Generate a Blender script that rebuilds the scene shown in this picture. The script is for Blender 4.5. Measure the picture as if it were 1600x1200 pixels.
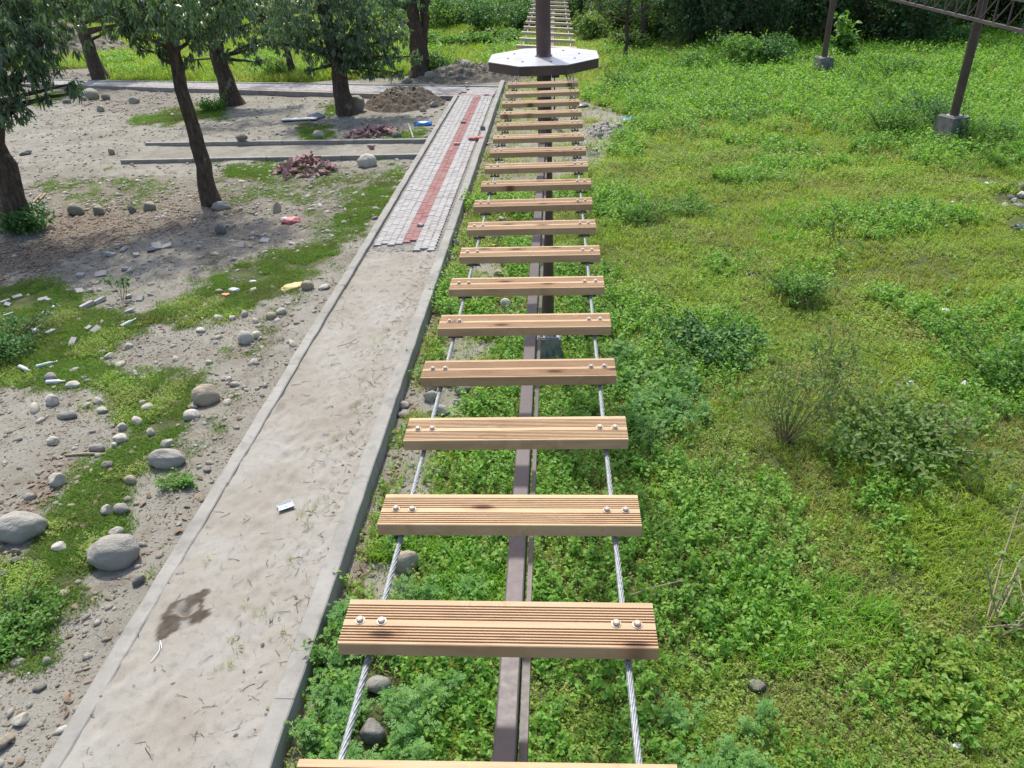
import bpy, math, random
import numpy as np
from math import pi, sin, cos, radians
from mathutils import Matrix, Vector

for _o in list(bpy.data.objects):
    bpy.data.objects.remove(_o)
SC = bpy.context.scene
COL = SC.collection
random.seed(7)
RNG = np.random.default_rng(11)

# ------------------------------------------------------------------ camera, sky, sun, exposure
CAM_Z = 5.9
F_PX = 1158.6                                  # focal length in pixels of the 1600 wide photograph
RT = np.array([0.99793716, 0.04986226, -0.04043733])
UP = np.array([0.00856209, 0.52088126, 0.8535862])
FW = np.array([-0.06362478, 0.85217162, -0.51937984])
cam_d = bpy.data.cameras.new('camera')
cam = bpy.data.objects.new('camera', cam_d)
COL.objects.link(cam)
cam_d.sensor_width = 36.0
cam_d.lens = 36.0 * F_PX / 1600.0
cam_d.clip_start = 0.05
cam_d.clip_end = 2000.0
cam.matrix_world = Matrix(((RT[0], UP[0], -FW[0], 0), (RT[1], UP[1], -FW[1], 0), (RT[2], UP[2], -FW[2], CAM_Z), (0, 0, 0, 1)))
SC.camera = cam

SUN_EL, SUN_AZ = radians(60), radians(-17)     # azimuth from +Y, clockwise
world = bpy.data.worlds.new('World')
SC.world = world
world.use_nodes = True
_nt = world.node_tree
_bg = _nt.nodes['Background']
_sky = _nt.nodes.new('ShaderNodeTexSky')
_sky.sky_type = 'NISHITA'
_sky.sun_disc = False
_sky.sun_elevation = SUN_EL
_sky.sun_rotation = SUN_AZ
_sky.air_density = 1.0
_sky.dust_density = 3.0
_nt.links.new(_sky.outputs[0], _bg.inputs[0])
_bg.inputs[1].default_value = 0.15
sun_d = bpy.data.lights.new('sun', 'SUN')
sun_d.energy = 2.7
sun_d.angle = radians(2.0)
sun_d.color = (1.0, 0.965, 0.89)
sun = bpy.data.objects.new('sun', sun_d)
COL.objects.link(sun)
_sv = Vector((sin(SUN_AZ) * cos(SUN_EL), cos(SUN_AZ) * cos(SUN_EL), sin(SUN_EL)))
sun.rotation_euler = _sv.to_track_quat('Z', 'Y').to_euler()
sun.location = _sv * 60
SC.view_settings.view_transform = 'Standard'
SC.view_settings.look = 'None'
SC.view_settings.gamma = 1.0
SC.view_settings.use_curve_mapping = False
SC.view_settings.exposure = 0.86
SC.render.engine = 'CYCLES'
SC.cycles.use_denoising = True
SC.cycles.max_bounces = 6
SC.cycles.diffuse_bounces = 3
SC.cycles.glossy_bounces = 2
SC.cycles.transmission_bounces = 3
SC.cycles.transparent_max_bounces = 4
SC.cycles.caustics_reflective = False
SC.cycles.caustics_refractive = False


# ------------------------------------------------------------------ measuring helpers (photograph pixel <-> ground)
def gp(px, py, z=0.0):
    v = FW + RT * (px - 800) / F_PX - UP * (py - 600) / F_PX
    t = (z - CAM_Z) / v[2]
    return float(v[0] * t), float(v[1] * t), z


def at_y(px, py, y):
    v = FW + RT * (px - 800) / F_PX - UP * (py - 600) / F_PX
    t = y / v[1]
    return float(v[0] * t), y, float(CAM_Z + v[2] * t)


def pj(P):
    P = np.asarray(P, float) - np.array([0, 0, CAM_Z])
    z = np.maximum(P @ FW, 1e-3)
    return 800 + F_PX * (P @ RT) / z, 600 - F_PX * (P @ UP) / z, P @ FW


def ppm(px, py):
    """photograph pixels per metre on the ground there"""
    return F_PX / float((np.array(gp(px, py)) - np.array([0, 0, CAM_Z])) @ FW)


def _hash(i, j, s):
    h = (i.astype(np.int64) * 374761393 + j.astype(np.int64) * 668265263 + s * 974634777) & 0x7FFFFFFF
    h = ((h ^ (h >> 13)) * 1274126177) & 0x7FFFFFFF
    return ((h ^ (h >> 16)) & 0xFFFF) / 65535.0


def noise2(x, y, s=0):
    x = np.asarray(x, float); y = np.asarray(y, float)
    i = np.floor(x); j = np.floor(y)
    u = x - i; v = y - j
    u = u * u * (3 - 2 * u); v = v * v * (3 - 2 * v)
    i = i.astype(np.int64); j = j.astype(np.int64)
    return (_hash(i, j, s) * (1 - u) + _hash(i + 1, j, s) * u) * (1 - v) + (_hash(i, j + 1, s) * (1 - u) + _hash(i + 1, j + 1, s) * u) * v


def fbm(x, y, s=0, o=3):
    r = 0; a = 0.5; f = 1.0
    for k in range(o):
        r = r + a * noise2(x * f, y * f, s + k * 17); a *= 0.5; f *= 2.03
    return r / (1 - 0.5 ** o)


def sstep(a, b, x):
    t = np.clip((x - a) / (b - a), 0, 1)
    return t * t * (3 - 2 * t)


PX0, PX1 = -4.27, -2.34          # outer faces of the two kerbs
PATH_Y1 = 33.6


def gz(x, y):
    x = np.asarray(x, float); y = np.asarray(y, float)
    left = sstep(-3.0, -4.6, x)
    right = sstep(-2.6, -1.6, x)
    z = 0.10 * left * (1 - 0.5 * sstep(6, 16, y))
    z = z + (fbm(x * 0.5, y * 0.5, 3) - 0.5) * 0.16 * np.maximum(left * sstep(-4.4, -6.5, x), right * sstep(-2.2, 0, x))
    z = z + (fbm(x * 2.3, y * 2.3, 5) - 0.5) * 0.05 * np.maximum(left, right)
    z = z + right * sstep(2, 5, x) * (fbm(x * 0.25, y * 0.25, 9) - 0.5) * 0.35
    z = z * (1 - 0.85 * sstep(-5.5, -4.3, x) * sstep(-1.0, -2.3, x) * (x < -1)) if False else z
    z = z + 0.35 * np.exp(-(((x + 6.5) / 5.5) ** 2 + ((y - 39.3) / 1.5) ** 2)) * fbm(x, y, 21)
    return z


def gz1(x, y):
    return float(gz(np.array([x]), np.array([y]))[0])


def gpt(px, py):
    """pixel -> point on the uneven ground"""
    z = 0.0
    for _ in range(3):
        x, y, _z = gp(px, py, z)
        z = gz1(x, y)
    return x, y, z


# ------------------------------------------------------------------ mesh helpers
def mesh_np(name, V, T=None, Q=None, mats=(), smooth=False, attrs=None, mat_idx=None):
    me = bpy.data.meshes.new(name)
    V = np.asarray(V, np.float32)
    me.vertices.add(len(V))
    me.vertices.foreach_set('co', V.ravel())
    nt = 0 if T is None else len(T); nq = 0 if Q is None else len(Q)
    li = []
    if nt: li.append(np.asarray(T, np.int32).ravel())
    if nq: li.append(np.asarray(Q, np.int32).ravel())
    if li:
        li = np.concatenate(li)
        me.loops.add(len(li)); me.loops.foreach_set('vertex_index', li)
        me.polygons.add(nt + nq)
        st = np.concatenate([np.arange(nt) * 3, nt * 3 + np.arange(nq) * 4]).astype(np.int32)
        me.polygons.foreach_set('loop_start', st)
        if smooth: me.polygons.foreach_set('use_smooth', np.ones(nt + nq, bool))
        if mat_idx is not None: me.polygons.foreach_set('material_index', np.asarray(mat_idx, np.int32))
    for m in mats: me.materials.append(m)
    if attrs:
        for k, (typ, arr) in attrs.items():
            a = me.attributes.new(k, typ, 'POINT')
            a.data.foreach_set('vector' if typ == 'FLOAT_VECTOR' else 'value', np.asarray(arr).ravel())
    me.update(calc_edges=True)
    return me


class MB:
    """collects simple solids, then links them as one mesh object"""
    def __init__(s): s.v = []; s.f = []; s.sm = []
    def add(s, vs, fs, smooth=False):
        o = len(s.v); s.v += [tuple(v) for v in vs]; s.f += [tuple(i + o for i in f) for f in fs]; s.sm += [smooth] * len(fs)
    def box(s, x0, x1, y0, y1, z0, z1):
        s.add([(x0, y0, z0), (x1, y0, z0), (x1, y1, z0), (x0, y1, z0), (x0, y0, z1), (x1, y0, z1), (x1, y1, z1), (x0, y1, z1)],
              [(3, 2, 1, 0), (4, 5, 6, 7), (0, 1, 5, 4), (1, 2, 6, 5), (2, 3, 7, 6), (3, 0, 4, 7)])
    def frustum(s, cx, cy, z0, z1, hx0, hy0, hx1, hy1):
        s.add([(cx - hx0, cy - hy0, z0), (cx + hx0, cy - hy0, z0), (cx + hx0, cy + hy0, z0), (cx - hx0, cy + hy0, z0),
               (cx - hx1, cy - hy1, z1), (cx + hx1, cy - hy1, z1), (cx + hx1, cy + hy1, z1), (cx - hx1, cy + hy1, z1)],
              [(3, 2, 1, 0), (4, 5, 6, 7), (0, 1, 5, 4), (1, 2, 6, 5), (2, 3, 7, 6), (3, 0, 4, 7)])
    def tube(s, pts, rad, n=8, cap=True, smooth=True, rot=0.0):
        pts = [Vector(p) for p in pts]
        if not hasattr(rad, '__len__'): rad = [rad] * len(pts)
        rings = []; b = None
        for i, p in enumerate(pts):
            t = (pts[min(i + 1, len(pts) - 1)] - pts[max(i - 1, 0)]).normalized()
            if b is None:
                a = Vector((0, 0, 1)) if abs(t.z) < 0.9 else Vector((1, 0, 0))
                b = t.cross(a).normalized()
            b = (b - t * b.dot(t)).normalized()
            c = t.cross(b)
            rings.append([p + rad[i] * (cos(2 * pi * k / n + rot) * b + sin(2 * pi * k / n + rot) * c) for k in range(n)])
        vs = [v for r in rings for v in r]; fs = []
        for i in range(len(pts) - 1):
            for k in range(n):
                a = i * n + k; d = i * n + (k + 1) % n
                fs.append((a, d, d + n, a + n))
        s.add(vs, fs, smooth)
        if cap:
            s.add(rings[0], [tuple(range(n))[::-1]]); s.add(rings[-1], [tuple(range(n))])
    def bar(s, a, b, w, h=None):
        """square bar from a to b"""
        s.tube([a, b], w * 0.7071, 4, True, False, pi / 4)
    def prism(s, poly, z0, z1, inset=0.0, dz=0.0):
        n = len(poly); cx = sum(p[0] for p in poly) / n; cy = sum(p[1] for p in poly) / n
        vs = [(x, y, z0) for x, y in poly] + [(x, y, z1 - dz) for x, y in poly]
        fs = [tuple(range(n))[::-1]] + [(k, (k + 1) % n, (k + 1) % n + n, k + n) for k in range(n)]
        if inset > 0:
            top = []
            for x, y in poly:
                d = math.hypot(x - cx, y - cy)
                top.append((cx + (x - cx) * (1 - inset / d), cy + (y - cy) * (1 - inset / d), z1))
            vs += top
            fs += [(k + n, (k + 1) % n + n, (k + 1) % n + 2 * n, k + 2 * n) for k in range(n)] + [tuple(range(2 * n, 3 * n))]
        else:
            fs.append(tuple(range(n, 2 * n)))
        s.add(vs, fs)
    def lathe(s, prof, n=12, ax=(0, 0, 0)):
        vs = []; fs = []
        for r, z in prof:
            vs += [(ax[0] + r * cos(2 * pi * k / n), ax[1] + r * sin(2 * pi * k / n), ax[2] + z) for k in range(n)]
        for i in range(len(prof) - 1):
            for k in range(n):
                a = i * n + k; d = i * n + (k + 1) % n
                fs.append((a, d, d + n, a + n))
        fs.append(tuple(range((len(prof) - 1) * n, len(prof) * n)))
        s.add(vs, fs, False)
    def mesh(s, name, m):
        me = bpy.data.meshes.new(name)
        me.from_pydata(s.v, [], s.f)
        me.polygons.foreach_set('use_smooth', s.sm)
        me.materials.append(m)
        me.update()
        return me
    def build(s, name, m, parent=None): return link(name, s.mesh(name, m), parent)


def link(name, data, parent=None, loc=None, rot=None, sc=None):
    o = bpy.data.objects.new(name, data)
    COL.objects.link(o)
    if parent is not None: o.parent = parent
    if loc is not None: o.location = loc
    if rot is not None: o.rotation_euler = rot
    if sc is not None: o.scale = sc if hasattr(sc, '__len__') else (sc, sc, sc)
    return o


def tag(o, label=None, cat=None, group=None, kind=None):
    for k, v in (('label', label), ('category', cat), ('group', group), ('kind', kind)):
        if v: o[k] = v
    return o


def thing(name, label, cat, loc=(0, 0, 0), rz=0.0, group=None):
    return tag(link(name, None, None, loc, (0, 0, rz)), label, cat, group)


# ------------------------------------------------------------------ materials
def new_mat(name):
    m = bpy.data.materials.new(name); m.use_nodes = True
    nt = m.node_tree; nt.nodes.clear()
    out = nt.nodes.new('ShaderNodeOutputMaterial')
    return m, nt, out


class NT:
    def __init__(s, nt): s.nt = nt
    def n(s, typ, **kw):
        nd = s.nt.nodes.new(typ)
        for k, v in kw.items():
            if isinstance(v, bpy.types.NodeSocket): s.nt.links.new(v, nd.inputs[k])
            elif k in nd.inputs.keys() and not hasattr(nd, k): nd.inputs[k].default_value = v
            else: setattr(nd, k, v)
        return nd
    def noise(s, vec, scale, detail=3, rough=0.55, dist=0.0):
        nd = s.nt.nodes.new('ShaderNodeTexNoise')
        if vec is not None: s.nt.links.new(vec, nd.inputs['Vector'])
        nd.inputs['Scale'].default_value = scale; nd.inputs['Detail'].default_value = detail
        nd.inputs['Roughness'].default_value = rough; nd.inputs['Distortion'].default_value = dist
        return nd.outputs['Fac']
    def math(s, op, a, b=None, c=None, clamp=False):
        nd = s.nt.nodes.new('ShaderNodeMath'); nd.operation = op; nd.use_clamp = clamp
        for i, v in enumerate((a, b, c)):
            if v is None: continue
            if isinstance(v, bpy.types.NodeSocket): s.nt.links.new(v, nd.inputs[i])
            else: nd.inputs[i].default_value = v
        return nd.outputs[0]
    def ramp(s, fac, stops, interp='LINEAR'):
        nd = s.nt.nodes.new('ShaderNodeValToRGB'); s.nt.links.new(fac, nd.inputs[0])
        cr = nd.color_ramp; cr.interpolation = interp
        while len(cr.elements) < len(stops): cr.elements.new(0.5)
        for e, (p, c) in zip(cr.elements, stops):
            e.position = p; e.color = (c[0], c[1], c[2], 1)
        return nd.outputs[0]
    def mix(s, fac, a, b, mode='MIX'):
        nd = s.nt.nodes.new('ShaderNodeMix'); nd.data_type = 'RGBA'; nd.blend_type = mode
        for i, v in ((0, fac), (6, a), (7, b)):
            if isinstance(v, bpy.types.NodeSocket): s.nt.links.new(v, nd.inputs[i])
            elif i == 0: nd.inputs[0].default_value = v
            else: nd.inputs[i].default_value = (v[0], v[1], v[2], 1)
        return nd.outputs[2]
    def sm(s, x, a, b):
        nd = s.nt.nodes.new('ShaderNodeMapRange'); nd.interpolation_type = 'SMOOTHSTEP'
        s.nt.links.new(x, nd.inputs[0]); nd.inputs[1].default_value = a; nd.inputs[2].default_value = b
        return nd.outputs[0]
    def attr(s, name, typ='GEOMETRY'):
        nd = s.nt.nodes.new('ShaderNodeAttribute'); nd.attribute_name = name; nd.attribute_type = typ
        return nd.outputs['Fac']
    def pos(s): return s.nt.nodes.new('ShaderNodeNewGeometry').outputs['Position']
    def island(s): return s.nt.nodes.new('ShaderNodeNewGeometry').outputs['Random Per Island']
    def rand(s): return s.nt.nodes.new('ShaderNodeObjectInfo').outputs['Random']
    def obj(s): return s.nt.nodes.new('ShaderNodeTexCoord').outputs['Object']
    def scale(s, vec, sc, off=None):
        nd = s.nt.nodes.new('ShaderNodeMapping'); s.nt.links.new(vec, nd.inputs[0]); nd.inputs['Scale'].default_value = sc
        if off is not None: s.nt.links.new(off, nd.inputs['Location'])
        return nd.outputs[0]
    def comb(s, x, y, z):
        nd = s.nt.nodes.new('ShaderNodeCombineXYZ')
        for i, v in enumerate((x, y, z)):
            if isinstance(v, bpy.types.NodeSocket): s.nt.links.new(v, nd.inputs[i])
            else: nd.inputs[i].default_value = v
        return nd.outputs[0]
    def bump(s, h, strength=0.4, dist=0.02):
        nd = s.nt.nodes.new('ShaderNodeBump'); s.nt.links.new(h, nd.inputs['Height'])
        nd.inputs['Strength'].default_value = strength; nd.inputs['Distance'].default_value = dist
        return nd.outputs[0]
    def bsdf(s, col, rough=0.8, spec=0.3, metal=0.0, normal=None):
        nd = s.nt.nodes.new('ShaderNodeBsdfPrincipled')
        for k, v in (('Base Color', col), ('Roughness', rough), ('Specular IOR Level', spec), ('Metallic', metal)):
            if isinstance(v, bpy.types.NodeSocket): s.nt.links.new(v, nd.inputs[k])
            elif k == 'Base Color': nd.inputs[k].default_value = (v[0], v[1], v[2], 1)
            else: nd.inputs[k].default_value = v
        if normal is not None: s.nt.links.new(normal, nd.inputs['Normal'])
        return nd.outputs[0]


def leaf_mat(name, dark, mid, light, trans=0.4, rough=0.45, spec=0.35, inst=False, patch=0.35, dry=None):
    m, nt, out = new_mat(name); g = NT(nt)
    p = g.pos()
    a = g.noise(p, patch, 3, 0.6)
    f = g.math('MULTIPLY_ADD', g.island(), 0.42, g.math('MULTIPLY', a, 0.75))
    if inst: f = g.math('MULTIPLY_ADD', g.attr('tint', 'INSTANCER'), 0.45, g.math('MULTIPLY', f, 0.75))
    c = g.ramp(f, [(0.22, dark), (0.52, mid), (0.82, light)])
    if dry is not None:
        d = g.sm(g.math('ADD', g.noise(p, 0.55, 3, 0.6), g.math('MULTIPLY', g.island(), 0.35)), 0.62, 0.92)
        c = g.mix(d, c, dry)
    b = g.bsdf(c, rough, spec)
    t = nt.nodes.new('ShaderNodeBsdfTranslucent')
    c2 = g.mix(1.0, c, (1.25, 1.35, 0.55), 'MULTIPLY')
    nt.links.new(c2, t.inputs[0])
    mx = nt.nodes.new('ShaderNodeMixShader'); mx.inputs[0].default_value = trans
    nt.links.new(b, mx.inputs[1]); nt.links.new(t.outputs[0], mx.inputs[2])
    nt.links.new(mx.outputs[0], out.inputs[0])
    return m


M = {}
M['mango'] = leaf_mat('mango_leaves', (.045, .09, .052), (.08, .142, .08), (.155, .235, .13), .44, .32, .9)
M['bushleaf'] = leaf_mat('bush_leaves', (.06, .15, .028), (.105, .225, .042), (.175, .31, .07), .45, .5, .3, patch=0.9)
M['bushdark'] = leaf_mat('dark_bush_leaves', (.03, .095, .026), (.055, .15, .036), (.10, .215, .055), .35, .5, .3, patch=0.9)
M['olivebush'] = leaf_mat('olive_bush_leaves', (.075, .14, .034), (.13, .215, .055), (.21, .29, .10), .45, .5, .3, patch=1.2)
M['limebush'] = leaf_mat('yellow_green_leaves', (.12, .20, .03), (.20, .30, .05), (.30, .40, .08), .5, .5, .3, patch=1.5)
M['forest'] = leaf_mat('forest_leaves', (.05, .105, .05), (.08, .15, .066), (.13, .22, .09), .4, .5, .3, patch=0.3)
M['grass'] = leaf_mat('grass_blades', (.115, .22, .022), (.19, .31, .034), (.29, .385, .065), .52, .5, .25, True, 0.45, (.33, .30, .13))
M['grassbright'] = leaf_mat('lush_grass_blades', (.08, .24, .015), (.135, .33, .025), (.23, .41, .045), .45, .45, .3, True, 0.5)
M['lawn'] = leaf_mat('short_turf_blades', (.15, .25, .022), (.245, .36, .036), (.345, .42, .07), .52, .55, .2, True, 0.6, (.28, .25, .11))
M['turfgrass'] = leaf_mat('worn_turf_blades', (.06, .145, .016), (.105, .225, .024), (.175, .285, .042), .45, .55, .2, True, 0.7, (.16, .155, .06))
M['weed'] = leaf_mat('weed_leaves', (.065, .18, .018), (.125, .285, .032), (.21, .37, .055), .5, .45, .35, True, 0.5)
M['clover'] = leaf_mat('creeping_leaves', (.12, .24, .024), (.225, .365, .046), (.35, .455, .09), .52, .5, .3, True, 0.35, (.30, .28, .12))
M['weedmound'] = leaf_mat('mounded_weed_leaves', (.065, .165, .022), (.12, .25, .036), (.205, .345, .065), .5, .5, .3, True, 0.5)
M['mugwort'] = leaf_mat('mugwort_leaves', (.05, .155, .03), (.095, .24, .05), (.16, .31, .075), .4, .5, .3, True, 0.7)
M['strawstalk'] = leaf_mat('straw_stalks', (.20, .18, .07), (.32, .28, .13), (.42, .38, .22), .4, .6, .2, True, 0.8)
M['deadleaf'] = leaf_mat('dead_leaves', (.06, .04, .028), (.13, .09, .06), (.25, .19, .135), .15, .7, .2, True, 1.5)


def twig_mat():
    m, nt, out = new_mat('twig_brown'); g = NT(nt)
    c = g.ramp(g.attr('tint', 'INSTANCER'), [(0.0, (.03, .024, .018)), (0.6, (.075, .058, .044)), (1.0, (.20, .165, .13))])
    nt.links.new(g.bsdf(c, .85, .2), out.inputs[0]); return m
M['twig'] = twig_mat()


def bark_mat():
    m, nt, out = new_mat('tree_bark'); g = NT(nt)
    p = g.pos()
    v = g.scale(p, (5, 5, 1.3))
    n1 = g.noise(v, 3.0, 5, .65, .4); n2 = g.noise(p, 2.2, 4, .6)
    c = g.ramp(n1, [(.3, (.035, .025, .018)), (.55, (.085, .062, .046)), (.75, (.15, .12, .095))])
    lich = g.sm(n2, .6, .7)
    c = g.mix(g.math('MULTIPLY', lich, .55), c, (.30, .29, .24))
    moss = g.sm(g.noise(p, 1.1, 3, .6), .55, .75)
    c = g.mix(g.math('MULTIPLY', moss, .4), c, (.07, .075, .03))
    nt.links.new(g.bsdf(c, .9, .15, 0, g.bump(n1, .9, .03)), out.inputs[0]); return m
M['bark'] = bark_mat()


def stem_mat(name, col):
    m, nt, out = new_mat(name); g = NT(nt)
    c = g.mix(g.noise(g.pos(), 14, 2), [x * .6 for x in col], [x * 1.3 for x in col])
    nt.links.new(g.bsdf(c, .8, .2), out.inputs[0]); return m
M['stem'] = stem_mat('green_stem', (.12, .14, .05))
M['weedstem'] = stem_mat('olive_brown_stem', (.20, .165, .09))
M['drystem'] = stem_mat('dry_stem', (.34, .27, .19))
M['brownstem'] = stem_mat('brown_stem', (.12, .085, .055))


def wood_mat():
    m, nt, out = new_mat('grooved_softwood'); g = NT(nt)
    r = g.rand(); o = g.obj()
    off = g.comb(g.math('MULTIPLY', r, 37.0), g.math('MULTIPLY', r, 11.0), g.math('MULTIPLY', r, 23.0))
    v = g.scale(o, (1.3, 16, 9), off)
    fine = g.noise(g.scale(o, (3.5, 210, 150), off), 1.0, 3, .7)
    knotn = nt.nodes.new('ShaderNodeTexVoronoi'); knotn.voronoi_dimensions = '2D'; knotn.inputs['Scale'].default_value = 1.0
    nt.links.new(g.scale(o, (4.6, 14, 6), off), knotn.inputs['Vector'])
    kd = knotn.outputs['Distance']
    dist = g.sm(kd, .45, .0)
    vv = nt.nodes.new('ShaderNodeVectorMath'); vv.operation = 'ADD'
    nt.links.new(v, vv.inputs[0]); nt.links.new(g.comb(0.0, g.math('MULTIPLY', dist, .9), 0.0), vv.inputs[1])
    grain = g.noise(vv.outputs[0], 2.0, 4, .6, .35)
    c = g.ramp(grain, [(.3, (.36, .235, .132)), (.46, (.415, .285, .165)), (.6, (.455, .322, .193)), (.75, (.38, .25, .142))])
    c = g.mix(g.math('MULTIPLY', g.sm(fine, .45, .7), .15), c, (.22, .115, .06))
    tone = g.ramp(r, [(0, (.86, .80, .75)), (.35, (1.0, .95, .90)), (.6, (.95, .92, .90)), (1, (1.12, 1.12, 1.08))])
    c = g.mix(1.0, c, tone, 'MULTIPLY')
    sel = g.sm(nt_col_fac(g, knotn), .80, .83)
    core = g.math('MULTIPLY', g.sm(kd, .22, .06), sel)
    halo = g.math('MULTIPLY', g.math('MULTIPLY', g.sm(kd, .42, .1), sel), .45)
    c = g.mix(halo, c, (.30, .13, .06))
    c = g.mix(g.math('MULTIPLY', core, .85), c, (.07, .035, .02))
    h = g.math('ADD', grain, g.math('MULTIPLY', fine, .5))
    nt.links.new(g.bsdf(c, .62, .3, 0, g.bump(h, .12, .002)), out.inputs[0]); return m


def nt_col_fac(g, vor):
    s = g.nt.nodes.new('ShaderNodeSeparateColor'); g.nt.links.new(vor.outputs['Color'], s.inputs[0]); return s.outputs[0]
M['wood'] = wood_mat()


def paint_mat(name, col, rough=.4, scuff=(.45, .40, .38), amt=.5, spec=.5, sc=6.0):
    m, nt, out = new_mat(name); g = NT(nt)
    p = g.pos()
    a = g.noise(p, sc, 5, .7); b = g.noise(p, sc * 9, 4, .7)
    c = g.mix(g.sm(g.noise(p, 1.7, 3), .35, .7), [x * .8 for x in col], [x * 1.2 for x in col])
    w = g.math('MULTIPLY', g.sm(g.math('MULTIPLY_ADD', b, .5, g.math('MULTIPLY', a, .6)), .58, .75), amt)
    c = g.mix(w, c, scuff)
    rr = g.math('MULTIPLY_ADD', b, .3, rough - .1)
    nt.links.new(g.bsdf(c, rr, spec, 0, g.bump(b, .08, .003)), out.inputs[0]); return m
M['brownsteel'] = paint_mat('brown_painted_steel', (.075, .042, .036), .42, (.42, .37, .36), .22)
M['beamsteel'] = paint_mat('scuffed_brown_painted_steel', (.068, .047, .046), .45, (.22, .19, .19), .3, .5, 4.0)
M['darksteel'] = paint_mat('dark_steel', (.05, .042, .04), .5, (.2, .15, .12), .3)
M['galv'] = paint_mat('galvanised_steel', (.30, .29, .28), .35, (.3, .3, .31), .4, .6, 20)
M['boltsteel'] = paint_mat('zinc_bolt', (.40, .33, .25), .35, (.2, .13, .08), .4, .6, 60)


def cable_mat():
    m, nt, out = new_mat('steel_wire_rope'); g = NT(nt)
    b = g.noise(g.pos(), 90, 3, .6)
    c = g.ramp(b, [(.3, (.19, .205, .21)), (.7, (.34, .36, .365))])
    nt.links.new(g.bsdf(c, .5, .4, .2), out.inputs[0]); return m
M['cable'] = cable_mat()


def deck_mat():
    m, nt, out = new_mat('white_chequer_plate'); g = NT(nt)
    o = g.obj()
    ch = nt.nodes.new('ShaderNodeTexChecker'); ch.inputs['Scale'].default_value = 26
    nt.links.new(g.scale(o, (1, 1, 0)), ch.inputs['Vector'])
    b = g.noise(o, 5, 5, .7)
    c = g.ramp(b, [(.3, (.26, .25, .25)), (.5, (.35, .345, .34)), (.75, (.40, .395, .395))])
    c = g.mix(g.math('MULTIPLY', ch.outputs['Fac'], .4), c, (.28, .27, .28))
    nt.links.new(g.bsdf(c, .4, .4, 0, g.bump(ch.outputs['Fac'], .15, .003)), out.inputs[0]); return m
M['deck'] = deck_mat()


def concrete_mat(name, lo, hi, stain=.4, moss=0.0, sc=1.0):
    m, nt, out = new_mat(name); g = NT(nt)
    p = g.pos()
    a = g.noise(p, 1.6 * sc, 5, .65); b = g.noise(p, 30 * sc, 4, .7); d = g.noise(g.scale(p, (1, 1, .25)), 6 * sc, 4, .6)
    c = g.mix(g.sm(a, .3, .7), lo, hi)
    c = g.mix(g.math('MULTIPLY', g.sm(b, .5, .75), .25), c, [x * .6 for x in lo])
    c = g.mix(g.math('MULTIPLY', g.sm(d, .5, .68), stain), c, [x * .35 for x in lo])
    if moss: c = g.mix(g.math('MULTIPLY', g.sm(a, .48, .6), moss), c, (.10, .12, .05))
    nt.links.new(g.bsdf(c, .9, .2, 0, g.bump(b, .35, .006)), out.inputs[0]); return m
M['kerb'] = concrete_mat('kerb_concrete', (.22, .212, .19), (.29, .279, .252), .25)
M['footing'] = concrete_mat('footing_concrete', (.13, .125, .11), (.24, .23, .21), .75, .25, 3.0)


def paver_mat(name, lo, hi):
    m, nt, out = new_mat(name); g = NT(nt)
    r = g.math('FRACT', g.math('ADD', g.island(), g.rand()))
    b = g.noise(g.pos(), 40, 4, .7); a = g.noise(g.pos(), 1.2, 4, .6)
    c = g.mix(r, lo, hi)
    c = g.mix(g.math('MULTIPLY', g.sm(a, .45, .75), .35), c, (.25, .22, .185))
    c = g.mix(g.math('MULTIPLY', b, .25), c, [x * .6 for x in lo])
    nt.links.new(g.bsdf(c, .9, .2, 0, g.bump(b, .3, .004)), out.inputs[0]); return m
M['paver_grey'] = paver_mat('grey_paver', (.29, .278, .268), (.355, .342, .33))
M['paver_red'] = paver_mat('red_paver', (.225, .105, .10), (.29, .155, .145))
M['brick'] = paver_mat('pink_red_brick', (.20, .105, .098), (.40, .265, .25))


def rock_mat(name, cols):
    m, nt, out = new_mat(name); g = NT(nt)
    o = g.obj(); r = g.rand(); i = g.attr('tint', 'INSTANCER')
    k = g.math('FRACT', g.math('ADD', r, i))
    v = g.scale(o, (1, 1, 1), g.comb(g.math('MULTIPLY', r, 50.0), 0.0, 0.0))
    a = g.noise(v, 1.7, 5, .65); b = g.noise(v, 9, 4, .7)
    c = g.ramp(k, [(j / max(1, len(cols) - 1), q) for j, q in enumerate(cols)])
    c = g.mix(g.math('MULTIPLY', g.sm(a, .4, .7), .55), c, (.27, .245, .20))
    c = g.mix(g.math('MULTIPLY', g.sm(b, .5, .8), .3), c, (.10, .09, .075))
    nt.links.new(g.bsdf(c, .85, .25, 0, g.bump(g.math('ADD', a, g.math('MULTIPLY', b, .4)), .5, .12)), out.inputs[0]); return m
M['greyrock'] = rock_mat('grey_stone', [(.255, .243, .215), (.33, .312, .275)])
M['tanrock'] = rock_mat('tan_stone', [(.37, .305, .215), (.34, .29, .22)])
M['whiterock'] = rock_mat('pale_stone', [(.44, .41, .34), (.54, .51, .44)])
M['darkrock'] = rock_mat('dark_stone', [(.14, .135, .122), (.18, .17, .15)])
M['mossrock'] = rock_mat('moss_tinged_stone', [(.23, .22, .165), (.29, .275, .215)])
M['palestones'] = rock_mat('pale_loose_stones', [(.30, .28, .235), (.42, .395, .33), (.36, .33, .27), (.48, .455, .40), (.26, .245, .215)])
M['pebble'] = rock_mat('mixed_pebbles', [(.18, .165, .135), (.31, .292, .245), (.235, .205, .162), (.40, .385, .33), (.21, .195, .16), (.30, .265, .21)])


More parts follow.
